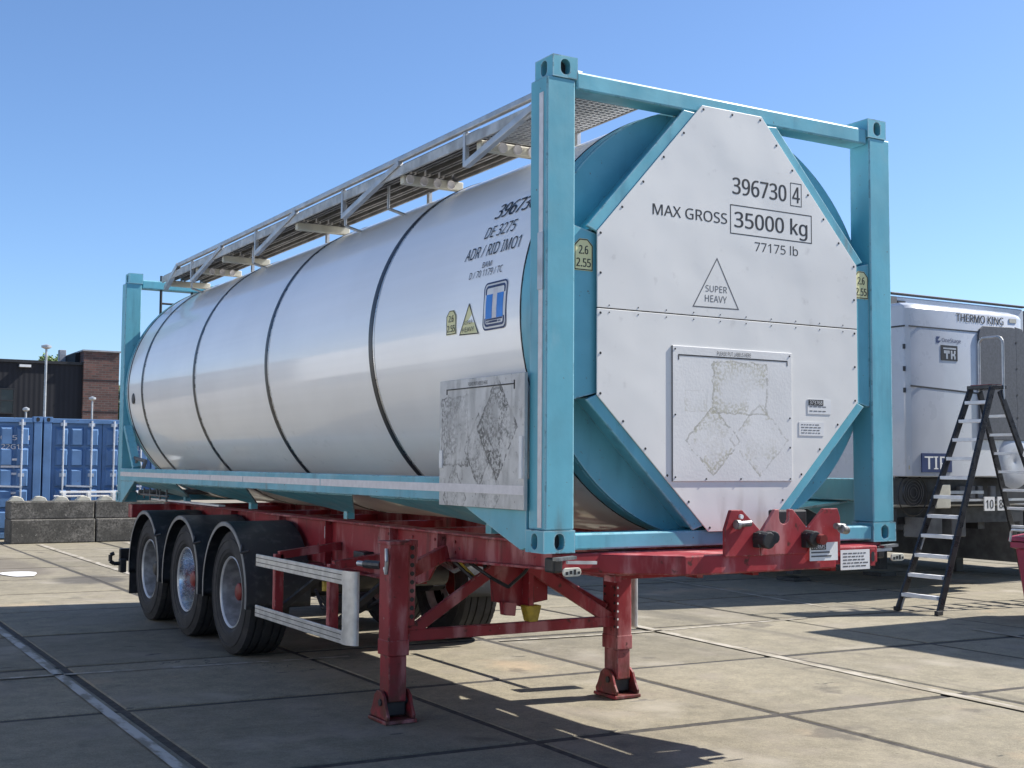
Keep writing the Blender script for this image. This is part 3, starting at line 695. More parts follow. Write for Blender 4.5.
# --- wheels
def tyre_prof():
    p = [(-.150, .300), (-.168, .313), (-.180, .335), (-.184, .338), (-.188, .365), (-.1925, .368), (-.193, .41), (-.190, .44), (-.195, .443), (-.193, .462), (-.186, .465), (-.178, .495), (-.164, .520)]
    g_ = [-.115, -.045, .045, .115]; p.append((-.150, .526))
    for c in g_: p += [(c-.010, .53), (c-.007, .517), (c+.007, .517), (c+.010, .53)]
    p.append((.150, .526)); p += [(-a, r) for a, r in p[:13][::-1]]; return p
tb_ = MB().lathe(tyre_prof(), (0, 0, 0), 'x', 72)
for i in range(48):                          # shoulder lugs of the tread
    a = 2*math.pi*i/48
    for sx in (-1, 1):
        q = [Vector((sx*x, r*math.cos(a+d), r*math.sin(a+d))) for x, r, d in ((.120, .5325, -.042), (.120, .5325, .042), (.166, .522, .042), (.166, .522, -.042), (.120, .52, -.042), (.120, .52, .042), (.170, .505, .042), (.170, .505, -.042))]
        tb_.add(q, [(0, 1, 2, 3), (0, 4, 5, 1), (1, 5, 6, 2), (2, 6, 7, 3), (3, 7, 4, 0)])
tyre_me = tb_.mesh('tyre', M['rubber'], 35)
def wheel_mesh(mats):
    b = MB().lathe([(-.150, .298), (-.166, .306), (-.172, .300), (-.166, .292), (-.150, .287), (-.10, .278), (.0, .264), (.035, .254), (.055, .225), (.058, .16), (.04, .135)], (0, 0, 0), 'x', 60)
    b.lathe([(.10, .278), (.16, .29), (.172, .306), (.15, .306)], (0, 0, 0), 'x', 60)
    b.lathe([(-.1662, .3062), (-.1725, .300), (-.1662, .2918), (-.155, .2885)], (0, 0, 0), 'x', 60, mi=2)
    for i in range(8):
        a = R(45*i+20); b.cyl((.050, .2*math.cos(a), .2*math.sin(a)), (.057, .2*math.cos(a), .2*math.sin(a)), .028, 10, mi=1)
    return b.mesh('wheel', mats, 45)
def hub_mesh(mat):
    b = MB().lathe([(.04, .135), (-.02, .13), (-.04, .118), (-.05, .080), (-.105, .074), (-.118, .058), (-.118, .001)], (0, 0, 0), 'x', 32)
    for i in range(10):
        a = R(36*i); b.cyl((.05, .168*math.cos(a), .168*math.sin(a)), (.01, .168*math.cos(a), .168*math.sin(a)), .016, 6, mi=1)
    return b.mesh('hub', mat, 40)
wm, wmb = wheel_mesh([M['rim'], M['black'], M['rimlip']]), wheel_mesh([M['rimbright'], M['black'], M['rimlip']])
hm = [hub_mesh([M['redhub'], M['galv']]), hub_mesh([M['redhub'], M['galv']]), hub_mesh([M['black'], M['dirtgrey']])]
AX = (5.12, 6.46, 7.80)
for i, y in enumerate(AX):
    for side in (0, 1):
        o = link('wheel', wmb if (i == 1 and not side) else wm, TL)
        if i == 1 and not side: o['label'] = 'middle wheel with a bright polished rim'
        o.matrix_parent_inverse = Matrix.Translation(-Vector(TL['_loc']))
        o.location = (.225, y, .53) if not side else (2.24, y, .53)
        o.rotation_euler = (random.uniform(0, 6), 0, math.pi if side else 0)
        link('tyre', tyre_me, o); link('hub', hm[i], o)
    MB().cyl((.4, y, .53), (2.1, y, .53), .07, 16).build('axle', M['black'], TL, smooth=True)
    for sx in (.60, 1.81):
        MB().prism([(y-.5, .79), (y-.5, .55), (y-.4, .5), (y-.1, .47), (y+.1, .47), (y+.3, .55), (y+.3, .62), (y+.05, .62), (y-.3, .64), (y-.35, .79)], 'x', sx-.06, sx+.06).build('suspension_arm', M['black'], TL)
        MB().cyl((sx, y+.28, .56), (sx, y+.28, .79), .12, 20).build('air_spring', M['rubber'], TL, smooth=True)
    # mudguards
    for side in (0, 1):
        x0, x1 = (-.01, .54) if not side else (2.05, 2.48)
        rr = .605; a0, a1 = R(-8), R(188)
        pr = [(x0, rr-.03), (x0, rr), (x1, rr), (x1, rr-.03)]
        gd = MB().lathe(pr, (0, y, .53), 'x', 40, a0, a1).build('mudguard', M['guard'], TL, smooth=35, solid=.008)
        xo = x0 if not side else x1
        MB().lathe([(xo-.007, rr-.036), (xo-.007, rr-.008), (xo-.001, rr-.002), (xo-.001, rr-.036)], (0, y, .53), 'x', 40, a0, a1).build('trim', M['guardtrim'], gd, smooth=35)
        MB().cyl((.30, y-.1, 1.10), (.60, y-.1, 1.0), .02, 8).build('guard_bracket', M['black'], gd) if not side else None
        if not side: MB().tube([(.02, y-.56, .92), (-.03, y-.50, .90), (.0, y-.44, .96)], .01, 6).build('latch', M['black'], gd)
fl = MB().box(.0, .44, 8.405, 8.415, .22, .75).build('mud_flap', M['rubber'], TL)
MB().box(2.05, 2.48, 8.405, 8.415, .22, .75).build('mud_flap', M['rubber'], TL)
# --- side guard
sg = MB()
for z0, z1 in ((.415, .505), (.815, .91)):
    r_ = MB().prism([(-.005, z0), (.012, z0), (.012, z1), (-.005, z1)], 'y', 2.56, 4.33).build('guard_rail', M['alu'], TL, bevel=.004)
    for q in (.3, .68): MB().box(-.0075, -.005, 2.58, 4.32, z0+(z1-z0)*q, z0+(z1-z0)*(q+.06)).build('groove', M['dirtgrey'], r_)
b = MB(); arc = [(.075*math.sin(R(a))*1., .0) for a in (0,)]
prof_ = [(-.006+.055*(1-math.cos(R(a))), 2.56-.135*math.sin(R(a))) for a in range(0, 91, 15)]
inner_ = [(x+.012, y) for x, y in prof_[::-1]]
b.prism(prof_+inner_, 'z', .415, .912); b.build('corner_upright', M['alu'], TL, smooth=30)
for y in (2.9, 4.0): MB().box(.03, .10, y-.03, y+.03, .45, .93).build('guard_post', M['red'], TL, bevel=.004); MB().beam((.07, y, .92), (.58, y, .98), .06, .06).build('guard_arm', M['red'], TL); MB().beam((.08, y, .5), (.58, y+.1, .82), .04, .04).build('guard_stay', M['black'], TL)
MB().beam((.06, 2.62, .86), (.06, 4.3, .86), .03, .05).build('guard_spar', M['red'], TL)
MB().box(2.28, 2.30, 2.4, 4.3, .80, .84).build('guard_rail', M['black'], TL)
b = MB().prism([(x, y) for x, y in [(2.235, 2.25), (2.265, 2.25), (2.265, 2.4), (2.235, 2.4)]], 'z', .42, .915); b.build('corner_upright', M['alu'], TL, bevel=.02)
# --- landing legs
def leg(x0, x1, y0, y1, ztop, zsl, left):
    o = MB().box(x0, x1, y0, y1, zsl, ztop).build('landing_leg', M['red'], TL, bevel=.012)
    MB().box(x0-.008, x1+.008, y0-.008, y1+.008, ztop-.012, ztop+.012).build('cap', M['red'], o, bevel=.004)
    MB().box(x0-.0025, x1+.0025, y0-.0025, y1+.0025, zsl-.0, zsl+.10).build('sleeve', M['red'], o, bevel=.006)
    MB().box(x0+.009, x1-.009, y0+.009, y1-.009, .13, zsl).build('inner_leg', M['red'], o, bevel=.008)
    cx, cy = (x0+x1)/2, (y0+y1)/2
    for dx in (-.098, .082):
        MB().prism([(cy-.125, .03), (cy+.125, .03), (cy+.13, .055), (cy+.10, .10), (cy+.07, .17), (cy+.03, .20), (cy-.03, .20), (cy-.07, .17), (cy-.10, .10), (cy-.13, .055)], 'x', cx+dx, cx+dx+.02).build('foot_cheek', M['red'], o, bevel=.004)
    MB().cyl((cx-.108, cy-.03, .13), (cx+.112, cy-.03, .13), .022, 12).build('foot_pin', M['black'], o)
    MB().box(cx-.112, cx+.112, cy-.135, cy+.135, .004, .028).build('foot_plate', M['red'], o, bevel=.006)
    MB().box(cx-.07, cx+.07, cy-.05, cy+.05, .04, .13).build('foot_block', M['black'], o, bevel=.01)
    return o
lg = leg(.022, .165, 1.87, 2.03, 1.135, .42, True)
rk = MB().box(.172, .220, 1.90, 1.91, .60, 1.15)
rack = rk.build('adjusting_rack', M['red'], lg)
b = MB()
for i in range(9): b.cyl((.196, 1.8985, .66+.055*i), (.196, 1.896, .66+.055*i), .015, 12)
b.build('holes', M['black'], rack)
MB().box(.19, .24, 1.91, 1.99, 1.0, 1.15).build('leg_bracket', M['red'], lg)
MB().tube([(.012, 1.90, 1.10), (.005, 1.88, 1.02), (.012, 1.90, .94), (.011, 1.92, .98)], .012, 8).build('chain', M['galv'], lg, smooth=True)
MB().tube([(.04, 2.02, .985), (.04, 2.28, .975)], .028, 10).build('crank_shaft', M['black'], TL); MB().cyl((.04, 2.28, .975), (.04, 2.40, .972), .018, 10).build('crank_socket', M['galv'], TL)
rg = leg(1.795, 1.925, 1.87, 2.05, 1.02, .34, False)
b = MB()
for i in range(9):
    for yy in (1.9, 2.02): b.cyl((1.7955, yy, .5+.055*i), (1.792, yy, .5+.055*i), .010, 8)
b.build('holes', M['black'], rg)
b = MB()
for i in range(9): b.cyl((1.80, 1.868, .5+.055*i), (1.80, 1.866, .5+.055*i), .008, 8)
b.build('bolts', M['tape'], rg)
MB().beam((.19, 1.95, .535), (1.80, 1.95, .535), .05, .075).build('leg_crossbar', M['red'], TL, bevel=.006)
MB().beam((.20, 1.945, .55), (.95, 1.945, 1.01), .035, .075).build('leg_diagonal', M['red'], TL, bevel=.006)
MB().beam((1.79, 1.945, .55), (1.00, 1.945, 1.01), .035, .085).build('leg_diagonal', M['red'], TL, bevel=.006)
MB().beam((1.78, 1.98, .62), (1.35, 2.6, 1.0), .03, .07).build('leg_stay', M['red'], TL, bevel=.006)
MB().beam((1.80, 1.9, .85), (1.42, 1.6, 1.05), .03, .06).build('leg_stay', M['red'], TL, bevel=.006)
MB().beam((.12, 2.0, .9), (.55, 2.1, 1.05), .05, .10).build('leg_mount', M['red'], TL, bevel=.006)
MB().beam((1.86, 2.0, .95), (1.83, 2.1, 1.08), .10, .10).build('leg_mount', M['red'], TL, bevel=.006)
MB().prism([(.85, .99), (1.31, 1.0), (1.31, .70), (1.16, .68), (1.12, .66), (.87, .71)], 'y', 2.02, 2.05).build('king_pin_plate', M['red'], TL, bevel=.005)
MB().box(1.10, 1.14, 1.93, 2.02, .67, .98).build('plate_rib', M['red'], TL)
MB().prism([(1.07, .68), (1.20, .68), (1.17, .57), (1.10, .57)], 'y', 1.92, 2.0).build('gladhand_bracket', M['yellow'], TL, bevel=.008)
MB().prism([(.92, .71), (1.03, .70), (1.02, .61), (.93, .62)], 'y', 1.97, 2.03).build('gladhand_bracket', M['red'], TL, bevel=.006)
MB().tube([(.66, 2.2, .98), (.72, 2.0, .86), (.80, 2.0, .90), (.84, 2.1, 1.0)], .014, 8).build('air_hose', M['black'], TL, smooth=True)
MB().tube([(.7, 2.6, .98), (.72, 2.3, .90), (.74, 2.2, .94), (.76, 2.0, 1.0)], .016, 8).build('air_hose', M['galv'], TL, smooth=True)
MB().cyl((.75, 4.15, .72), (1.6, 4.15, .72), .11, 24).build('air_tank', M['black'], TL, smooth=True)
MB().cyl((.25, 3.35, .60), (.55, 3.35, .60), .07, 16).build('relay_valve', M['black'], TL, smooth=True)
MB().cyl((.18, 3.3, .70), (.18, 3.3, .77), .03, 10).build('valve_knob', M['yellow'], TL)
MB().tube([(.5, 4.3, .6), (.4, 3.9, .5), (.5, 3.4, .52), (.6, 3.0, .7)], .014, 8).build('air_hose', M['black'], TL, smooth=True)
# --- front bolster
ped = MB().prism([(.15, .10), (.30, .10), (.42, -.06), (.67, -.30), (1.74, -.30), (1.74, -.12), (2.26, -.12), (2.26, .12), (1.74, .16), (.15, .16)], 'z', 1.078, 1.178)
bo = ped.build('front_bolster', M['red'], TL, bevel=.008)
MB().box(.21, .235, .096, .1, 1.12, 1.15).build('rivet_plate', M['yellowtag'], bo)
MB().box(.12, 2.44, .02, .11, 1.10, 1.186).build('bolster_top', M['red'], TL, bevel=.006)
MB().box(.60, 1.90, .2, 1.2, 1.02, 1.06).build('coupler_plate', M['red'], TL)
def plate(poly, y=-.31, t=.022, hole=None):
    return MB().prism(poly, 'y', y, y+t).build('hose_bracket', M['red'], TL, bevel=.004)
p1 = plate([(.93, 1.165), (.93, 1.31), (.97, 1.41), (1.05, 1.41), (1.175, 1.30), (1.175, 1.165)])
nt_ = [(1.345+.035*math.cos(R(a)), 1.365+.035*math.sin(R(a))) for a in range(180, 361, 20)]
p2 = plate([(1.18, 1.165), (1.18, 1.29), (1.28, 1.41), (1.31, 1.41)]+nt_+[(1.38, 1.41), (1.41, 1.41), (1.51, 1.31), (1.51, 1.165)])
p3 = plate([(1.513, 1.165), (1.513, 1.29), (1.65, 1.41), (1.755, 1.41), (1.775, 1.36), (1.775, 1.165)], y=-.30)
for x in (1.15, 1.48, 1.70): MB().prism([(-.287, 1.178), (-.287, 1.28), (-.20, 1.178)], 'x', x, x+.014).build('bracket_rib', M['red'], TL)
MB().cyl((.985, -.34, 1.335), (1.085, -.33, 1.34), .017, 12).cyl((.98, -.34, 1.335), (1.0, -.34, 1.335), .026, 12).build('coupling', M['dirtsteel'], p1, smooth=True)
MB().cyl((1.03, -.33, 1.375), (1.03, -.315, 1.375), .012, 10).build('coupling_cap', M['white'], p1)
MB().cyl((1.16, -.40, 1.25), (1.16, -.31, 1.255), .045, 16).cyl((1.19, -.40, 1.265), (1.215, -.33, 1.265), .035, 12).box(1.12, 1.21, -.36, -.31, 1.21, 1.29).build('connector', M['black'], p2, bevel=.006)
MB().cyl((1.51, -.38, 1.25), (1.51, -.30, 1.255), .042, 16).box(1.47, 1.55, -.35, -.30, 1.20, 1.28).build('connector', M['black'], p3, bevel=.006)
MB().cyl((1.54, -.41, 1.245), (1.54, -.37, 1.25), .028, 16).build('connector_cap', M['redhub'], p3)
MB().cyl((1.68, -.36, 1.315), (1.76, -.34, 1.31), .018, 12).cyl((1.71, -.37, 1.30), (1.77, -.35, 1.29), .024, 12).build('coupling', M['dirtsteel'], p3, smooth=True)
MB().box(1.40, 1.62, -.20, -.12, 1.30, 1.40).build('socket_box', M['black'], TL, bevel=.01)
s_ = MB().box(1.52, 1.73, -.323, -.320, 1.125, 1.225).build('sticker', M['white'], TL, bevel=.0)
MB().box(1.53, 1.64, -.3245, -.3235, 1.185, 1.217).build('bar', M['ink'], s_); ftext('ITERMS', 1.535, 1.191, 1.632, .02, 'white', s_, y=-.3255)
b = MB()
for z in (1.167, 1.146): b.box(1.53, random.uniform(1.64, 1.70), -.3245, -.3235, z, z+.008)
b.build('small_print', M['greyink'], s_)
s_ = sticker(1.95, 2.185, 1.045, 1.16, TL, y=-.128, lines=5)
MB().box(2.19, 2.235, -.1255, -.121, 1.06, 1.16).build('end_lug', M['red'], TL, bevel=.002); MB().add([(2.2125+a, -.1275, 1.115+c) for a, c in rrect(-.013, .013, -.03, .03, .012)], [tuple(range(20))]).build('slot', M['black'], TL)
# twist locks
for x, sgn in ((.09, 1), (2.42, -1)):
    tw = MB().box(x-.03, x+.03, .0, .09, 1.09, 1.165).build('twist_lock', M['black'], TL, bevel=.01)
    pl = [(x+.0+a, 1.105+c) for a, c in rrect(-.055, .055, -.022, .022, .02)]
    MB().prism(pl, 'y', -.13, -.12).build('handle_plate', M['beige'], tw, bevel=.003)
    MB().beam((x, -.08, 1.15), (x+.20*sgn, -.05, 1.14), .014, .016).build('handle', M['galv'], tw)
    MB().beam((x-.06, -.06, 1.165), (x+.06, -.06, 1.172), .04, .016).build('handle_arm', M['dirtsteel'], tw)
    b = MB()
    for i in range(4): b.box(x-.04+.024*i, x-.025+.024*i, -.1315, -.1302, 1.092+.003*(i % 2), 1.108+.005*(i % 3))
    b.build('small_print', M['ink'], tw)
exec_rest = True

# ================================================================== REEFER TRAILER (right, behind)
RF = thing('refrigerated_trailer', 'white refrigerated box trailer parked behind the black stepladder', 'trailer', (10.3, 11, 0))
bx = MB().box(9.0, 11.66, 5.9, 19.5, 1.12, 3.86).build('box_body', M['reefer'], RF, bevel=.02)
MB().box(8.99, 11.67, 5.87, 5.93, 3.875, 3.905).build('roof_rail', M['black'], RF, bevel=.008)
MB().box(9.03, 9.06, 5.885, 5.899, 1.15, 3.8).build('corner_moulding', M['white'], bx)
MB().box(8.98, 9.10, 5.87, 5.895, 3.74, 3.845).build('corner_fitting', M['dirtgrey'], bx); MB().box(9.13, 9.27, 5.88, 5.899, 3.74, 3.80).build('corner_slot', M['black'], bx)
ru_poly = [(8.77, 5.89), (8.77, 5.47), (8.83, 5.42), (8.98, 5.40), (10.86, 5.40), (11.02, 5.46), (11.1, 5.89)]
b = MB(); n = len(ru_poly)
lv = [(1.52, 0, 0), (3.635, 0, 0), (3.68, .012, .03), (3.715, .05, .11), (3.735, .16, .36)]
cx, cy = 9.93, 5.89
vs = []
for z, ix, iy in lv:
    for x, y in ru_poly: vs.append((cx+(x-cx)*(1-ix/1.2), min(y+(iy if y < 5.85 else 0), 5.89), z))
fs = [tuple(range(n-1, -1, -1)), tuple(range((len(lv)-1)*n, len(lv)*n))]
for q in range(len(lv)-1):
    for i in range(n): fs.append((q*n+i, q*n+(i+1) % n, (q+1)*n+(i+1) % n, (q+1)*n+i))
ru = b.add(vs, fs).build('refrigeration_unit', M['reefer'], RF, smooth=28, bevel=.012)
def RY(y): return lambda s, t: (s, y, t)
MB().box(8.78, 10.07, 5.396, 5.402, 3.395, 3.412).build('panel_seam', M['black'], ru); MB().beam((8.8, 5.399, 2.655), (10.05, 5.399, 2.60), .006, .02).build('panel_seam', M['black'], ru)
MB().box(8.764, 8.771, 5.45, 5.88, 3.40, 3.42).build('panel_seam', M['black'], ru)
MB().beam((9.0, 5.399, 3.6), (9.0, 5.399, 1.55), .002, .004).build('panel_seam', M['dirtgrey'], ru)
gp = [(10.06, 2.0), (10.06, 3.36), (10.09, 3.44), (10.16, 3.485), (10.72, 3.50), (10.80, 3.49), (10.80, 2.0)]
gr = MB().prism(gp, 'y', 5.375, 5.402).build('grille', M['reeferdark'], ru, bevel=.006)
MB().prism([(10.81, 2.0), (10.81, 3.51), (10.95, 3.49), (10.985, 3.40), (10.985, 2.0)], 'y', 5.385, 5.41).build('grille', M['reeferdark'], ru, bevel=.006)
b = MB()
for z in (3.3, 2.95, 2.6, 2.3): b.cyl((10.805, 5.372, z), (10.805, 5.38, z), .016, 8)
for z in (3.15, 2.87, 2.6): b.box(8.755, 8.772, 5.45, 5.48, z-.03, z+.03)
stuff(b.build('fasteners', M['black'], ru))
text_on(RY(5.3965), 'THERMO KING', 9.66, 3.52, 10.58, .10, .016).build('lettering', M['ink'], ru)
MB().box(10.70, 10.84, 5.394, 5.399, 3.565, 3.62).build('sticker', M['beige'], ru)
lg_ = MB().box(9.36, 9.67, 5.394, 5.3995, 3.0, 3.195).build('emblem', M['ink'], ru)
b = MB(); f = 5.3925
for x0, x1, z0, z1 in ((9.40, 9.64, 3.145, 3.165), (9.41, 9.52, 3.09, 3.13), (9.45, 9.485, 3.02, 3.09), (9.54, 9.57, 3.02, 3.13), (9.57, 9.62, 3.06, 3.09), (9.60, 9.63, 3.02, 3.06), (9.60, 9.63, 3.09, 3.13)): b.box(x0, x1, f, f+.001, z0, z1)
b.build('emblem_print', M['galv'], lg_)
text_on(RY(5.397), 'OneStage', 9.38, 3.235, 9.74, .05, .008).build('lettering', M['navy'], ru)
MB().prism([(9.28, 3.22), (9.33, 3.22), (9.36, 3.25), (9.30, 3.25), (9.35, 3.30), (9.28, 3.30)], 'y', 5.396, 5.399).build('emblem', M['navy'], ru)
tp = MB().box(8.97, 9.52, 5.385, 5.399, 1.575, 1.815).build('company_sign', M['navy'], ru)
text_on(RY(5.3835), 'TIP', 9.02, 1.615, 9.43, .16, .03).build('lettering', M['white'], tp)
for z0, z1, mt in ((2.02, 2.1, 'tape'), (1.89, 1.99, 'yellow'), (1.78, 1.87, 'tape'), (1.68, 1.76, 'tape'), (1.56, 1.66, 'tape'), (1.44, 1.54, 'dirtgrey')):
    st = MB().box(9.115, 9.275, 5.892, 5.899, z0, z1).build('sticker', M[mt], bx)
    b = MB()
    for q in range(3): b.box(9.13, 9.13+random.uniform(.06, .13), 5.8905, 5.8915, z0+.015+.022*q, z0+.024+.022*q)
    b.build('small_print', M['greyink'], st)
for x0, z0, mt in ((8.80, 1.73, 'tape'), (8.80, 1.61, 'yellow')): MB().box(x0, x0+.12, 5.44, 5.455, z0, z0+.05).build('sticker', M[mt], ru)
# under the unit
MB().box(8.98, 11.5, 5.6, 5.88, 1.16, 1.50).build('unit_base', M['black'], RF)
fan = MB().cyl((9.0, 5.59, 1.32), (9.0, 5.56, 1.32), .17, 28).build('fan', M['black'], RF)
for q in (.06, .10, .14, .175): MB().lathe([(0, q), (-.006, q+.005), (-.01, q)], (9.0, 5.555, 1.32), 'y', 28).build('guard_ring', M['dirtgrey'], fan)
MB().lathe([(0, .26), (-.012, .27), (-.02, .26)], (8.98, 5.56, 1.29), 'y', 28).build('cable_loop', M['black'], RF)
MB().box(9.26, 9.53, 5.42, 5.44, 1.12, 1.42).build('connection_plate', M['beige'], RF, bevel=.02)
MB().box(9.55, 10.2, 5.45, 5.5, 1.30, 1.34).build('pipe_rail', M['galv'], RF); MB().box(9.2, 11.3, 5.44, 5.47, 1.205, 1.235).build('pipe_rail', M['galv'], RF)
for x in (9.75, 9.95, 10.1, 10.35): MB().box(x, x+.1, 5.46, 5.52, 1.24, 1.40).build('coupling_block', M['dirtgrey'], RF, bevel=.01)
for x0, tx in ((10.16, '10'), (10.42, '88')):
    q = MB().box(x0, x0+.2, 5.41, 5.425, 1.08, 1.26).build('number_plate', M['white'], RF)
    text_on(RY(5.408), tx, x0+.03, 1.11, x0+.17, .11, .015).build('lettering', M['ink'], q)
MB().lathe([(0, .001), (-.03, .2), (0, .34), (.01, .36)], (10.75, 5.4, 1.72), 'y', 32).build('hatch', M['reefer'], RF, smooth=True)
# chassis and running gear, mostly in its own shade
for x in (9.75, 10.95): MB().box(x-.07, x+.07, 6.1, 19.3, .80, 1.10).build('main_beam', M['black'], RF)
MB().box(9.1, 11.6, 5.92, 6.1, .9, 1.11).build('front_sill', M['black'], RF)
for x in (9.35, 11.1):
    q = MB().box(x-.08, x+.08, 8.0, 8.16, .1, .95).build('landing_leg', M['black'], RF); MB().box(x-.16, x+.16, 7.9, 8.26, .004, .05).build('foot_plate', M['black'], q)
for x0, x1 in ((9.25, 9.60), (9.78, 10.05)): MB().box(x0, x1, 5.62, 5.95, .74, 1.0).build('equipment_box', M['dirtgrey'], RF, bevel=.01)
MB().box(8.5, 9.0, 6.1, 6.16, .83, .88).build('side_bar', M['galv'], RF)
MB().box(9.02, 9.06, 8.6, 14, .45, .60).build('side_guard', M['dirtgrey'], RF); MB().box(9.02, 9.06, 8.6, 14, .80, .92).build('side_guard', M['dirtgrey'], RF)
for y in (15.2, 16.5, 17.8):
    for x, sd_ in ((9.24, 0), (11.42, 1)):
        o = link('wheel', wm, RF); o.matrix_parent_inverse = Matrix.Translation(-Vector(RF['_loc'])); o.location = (x, y, .53); o.rotation_euler = (0, 0, math.pi*sd_)
        link('tyre', tyre_me, o); link('hub', hm[2], o)
    MB().cyl((9.3, y, .53), (11.4, y, .53), .07, 12).build('axle', M['black'], RF)

# ================================================================== STEPLADDER
M['tread'] = simple('tread_aluminium', (.66, .67, .69), .45, .2, var=.1)
SL = thing('stepladder', 'tall black stepladder with aluminium treads and a steel hoop on top', 'stepladder', (9.0, 4.46, 0))
def lerp(a, b, t): return tuple(p+(q-p)*t for p, q in zip(a, b))
FL, FLt, FR, FRt = (7.78, 4.73, .0), (8.98, 4.64, 2.58), (7.82, 4.18, .0), (8.96, 4.32, 2.58)
BL, BLt, BR_, BRt = (10.2, 4.80, .0), (9.14, 4.64, 2.55), (10.15, 4.12, .0), (9.10, 4.32, 2.55)
for a, c in ((FL, FLt), (FR, FRt), (BL, BLt), (BR_, BRt)):
    r_ = MB().beam(a, c, .028, .085, (1, 0, 0.0)).build('side_rail', M['blackgloss'], SL, bevel=.004)
    MB().box(a[0]-.05, a[0]+.05, a[1]-.022, a[1]+.022, .001, .05).build('foot', M['rubber'], r_, bevel=.006)
for i in range(11):
    z = .18+.223*i; t = z/2.58; p, q = lerp(FL, FLt, t), lerp(FR, FRt, t)
    MB().box(p[0]-.045, p[0]+.055, q[1]+.012, p[1]-.012, z-.02, z+.02).build('tread', M['tread'], SL, bevel=.003)
    if i in (0, 3):
        MB().beam((p[0], p[1]-.03, z-.01), (p[0]-.06, p[1]-.02, z-.16), .008, .02, (0, 1, 0)).build('tread_stay', M['galv'], SL); MB().beam((q[0], q[1]+.05, z-.01), (q[0]-.02, q[1]+.02, z-.14), .008, .02, (0, 1, 0)).build('tread_stay', M['galv'], SL)
for i in range(10):
    z = .25+.223*i; t = z/2.55; p, q = lerp(BL, BLt, t), lerp(BR_, BRt, t)
    MB().box(p[0]-.03, p[0]+.03, q[1]+.012, p[1]-.012, z-.016, z+.016).build('tread', M['tread'], SL, bevel=.003)
MB().box(8.93, 9.20, 4.30, 4.66, 2.57, 2.615).build('platform', M['blackgloss'], SL, bevel=.006)
t_ = MB().box(8.96, 9.17, 4.33, 4.63, 2.615, 2.625).build('platform_mat', M['redhub'], SL)
hp = [(9.15, 4.65, 2.45), (9.15, 4.65, 3.12)]
for a in range(0, 91, 18): hp.append((9.15, 4.65-.08*(1-math.cos(R(a))), 3.12+.08*math.sin(R(a))))
for a in range(90, -1, -18): hp.append((9.15, 4.31+.08*(1-math.cos(R(a))), 3.12+.08*math.sin(R(a))))
hp.append((9.15, 4.31, 2.45))
MB().tube(hp, .017, 10).build('hoop', M['galv'], SL, smooth=60)
def on_rail(s, t):
    p = Vector(lerp(BR_, BRt, .82-s)); return (p.x+t*.9, p.y-.0165, p.z+t*.42)
MB().add([on_rail(s, t) for s, t in ((.07, -.03), (.30, -.03), (.30, .03), (.07, .03))], [(0, 1, 2, 3)]).build('rail_sticker', M['ink'], SL)
text_on(lambda s, t: (on_rail(s, t)[0], on_rail(s, t)[1]-.001, on_rail(s, t)[2]), 'WIBE', .10, -.02, .28, .045, .01).build('lettering', M['white'], SL)

# ================================================================== WHEELIE BIN at the right edge
WB = thing('wheelie_bin', 'red plastic bin at the right edge beside the stepladder', 'bin', (8.79, 3.5, 0))
b = MB(); lv = [(.06, .21, .20), (.10, .22, .21), (.74, .285, .27), (.76, .33, .31), (.82, .33, .31)]
vs = []; fs = []
for z, a, c in lv:
    for x, y in rrect(-a, a, -c, c, .05, 3): vs.append((8.80+x, 3.45+y, z))
n = 16
for q in range(len(lv)-1):
    for i in range(n): fs.append((q*n+i, q*n+(i+1) % n, (q+1)*n+(i+1) % n, (q+1)*n+i))
fs.append(tuple(range(n)))
b.add(vs, fs).build('body', M['binred'], WB, smooth=40)
b = MB(); b.prism([(8.47, .83), (9.13, .83), (9.11, .88), (8.78, .91), (8.49, .88)], 'y', 3.13, 3.77).build('lid', M['binred'], WB, bevel=.01)
hd = MB().tube([(8.45, 3.2, .83), (8.42, 3.24, .93), (8.36, 3.3, .96), (8.36, 3.62, .96), (8.42, 3.68, .93), (8.45, 3.72, .83)], .014, 8).build('handle', M['white'], WB, smooth=True)
for y in (3.2, 3.7): MB().cyl((9.03, y-.03, .1), (9.03, y+.03, .1), .1, 20).build('wheel', M['rubber'], WB, smooth=40)

# ================================================================== BOX TRAILER outside the frame on the right (its shade falls into view)
BT = thing('box_trailer', 'white box trailer parked to the right of the yard', 'trailer', (11.2, -3, 0))
MB().box(9.45, 12.0, -9.8, 3.16, 1.1, 3.98).build('box_body', M['reefer'], BT, bevel=.02)
MB().box(9.9, 11.6, -9.7, 3.1, .35, 1.09).build('chassis', M['black'], BT)
for y in (-8.4, -7.1, -5.8):
    for x, sd_ in ((9.7, 0), (11.75, 1)):
        o = link('wheel', wm, BT); o.matrix_parent_inverse = Matrix.Translation(-Vector(BT['_loc'])); o.location = (x, y, .53); o.rotation_euler = (0, 0, math.pi*sd_)
        link('tyre', tyre_me, o); link('hub', hm[2], o)
for x in (9.8, 11.6): MB().box(x-.08, x+.08, .6, .76, .004, .75).build('landing_leg', M['black'], BT)
MB().box(9.47, 9.51, -4.8, 2.9, .3, 1.09).build('side_guard', M['dirtgrey'], BT)

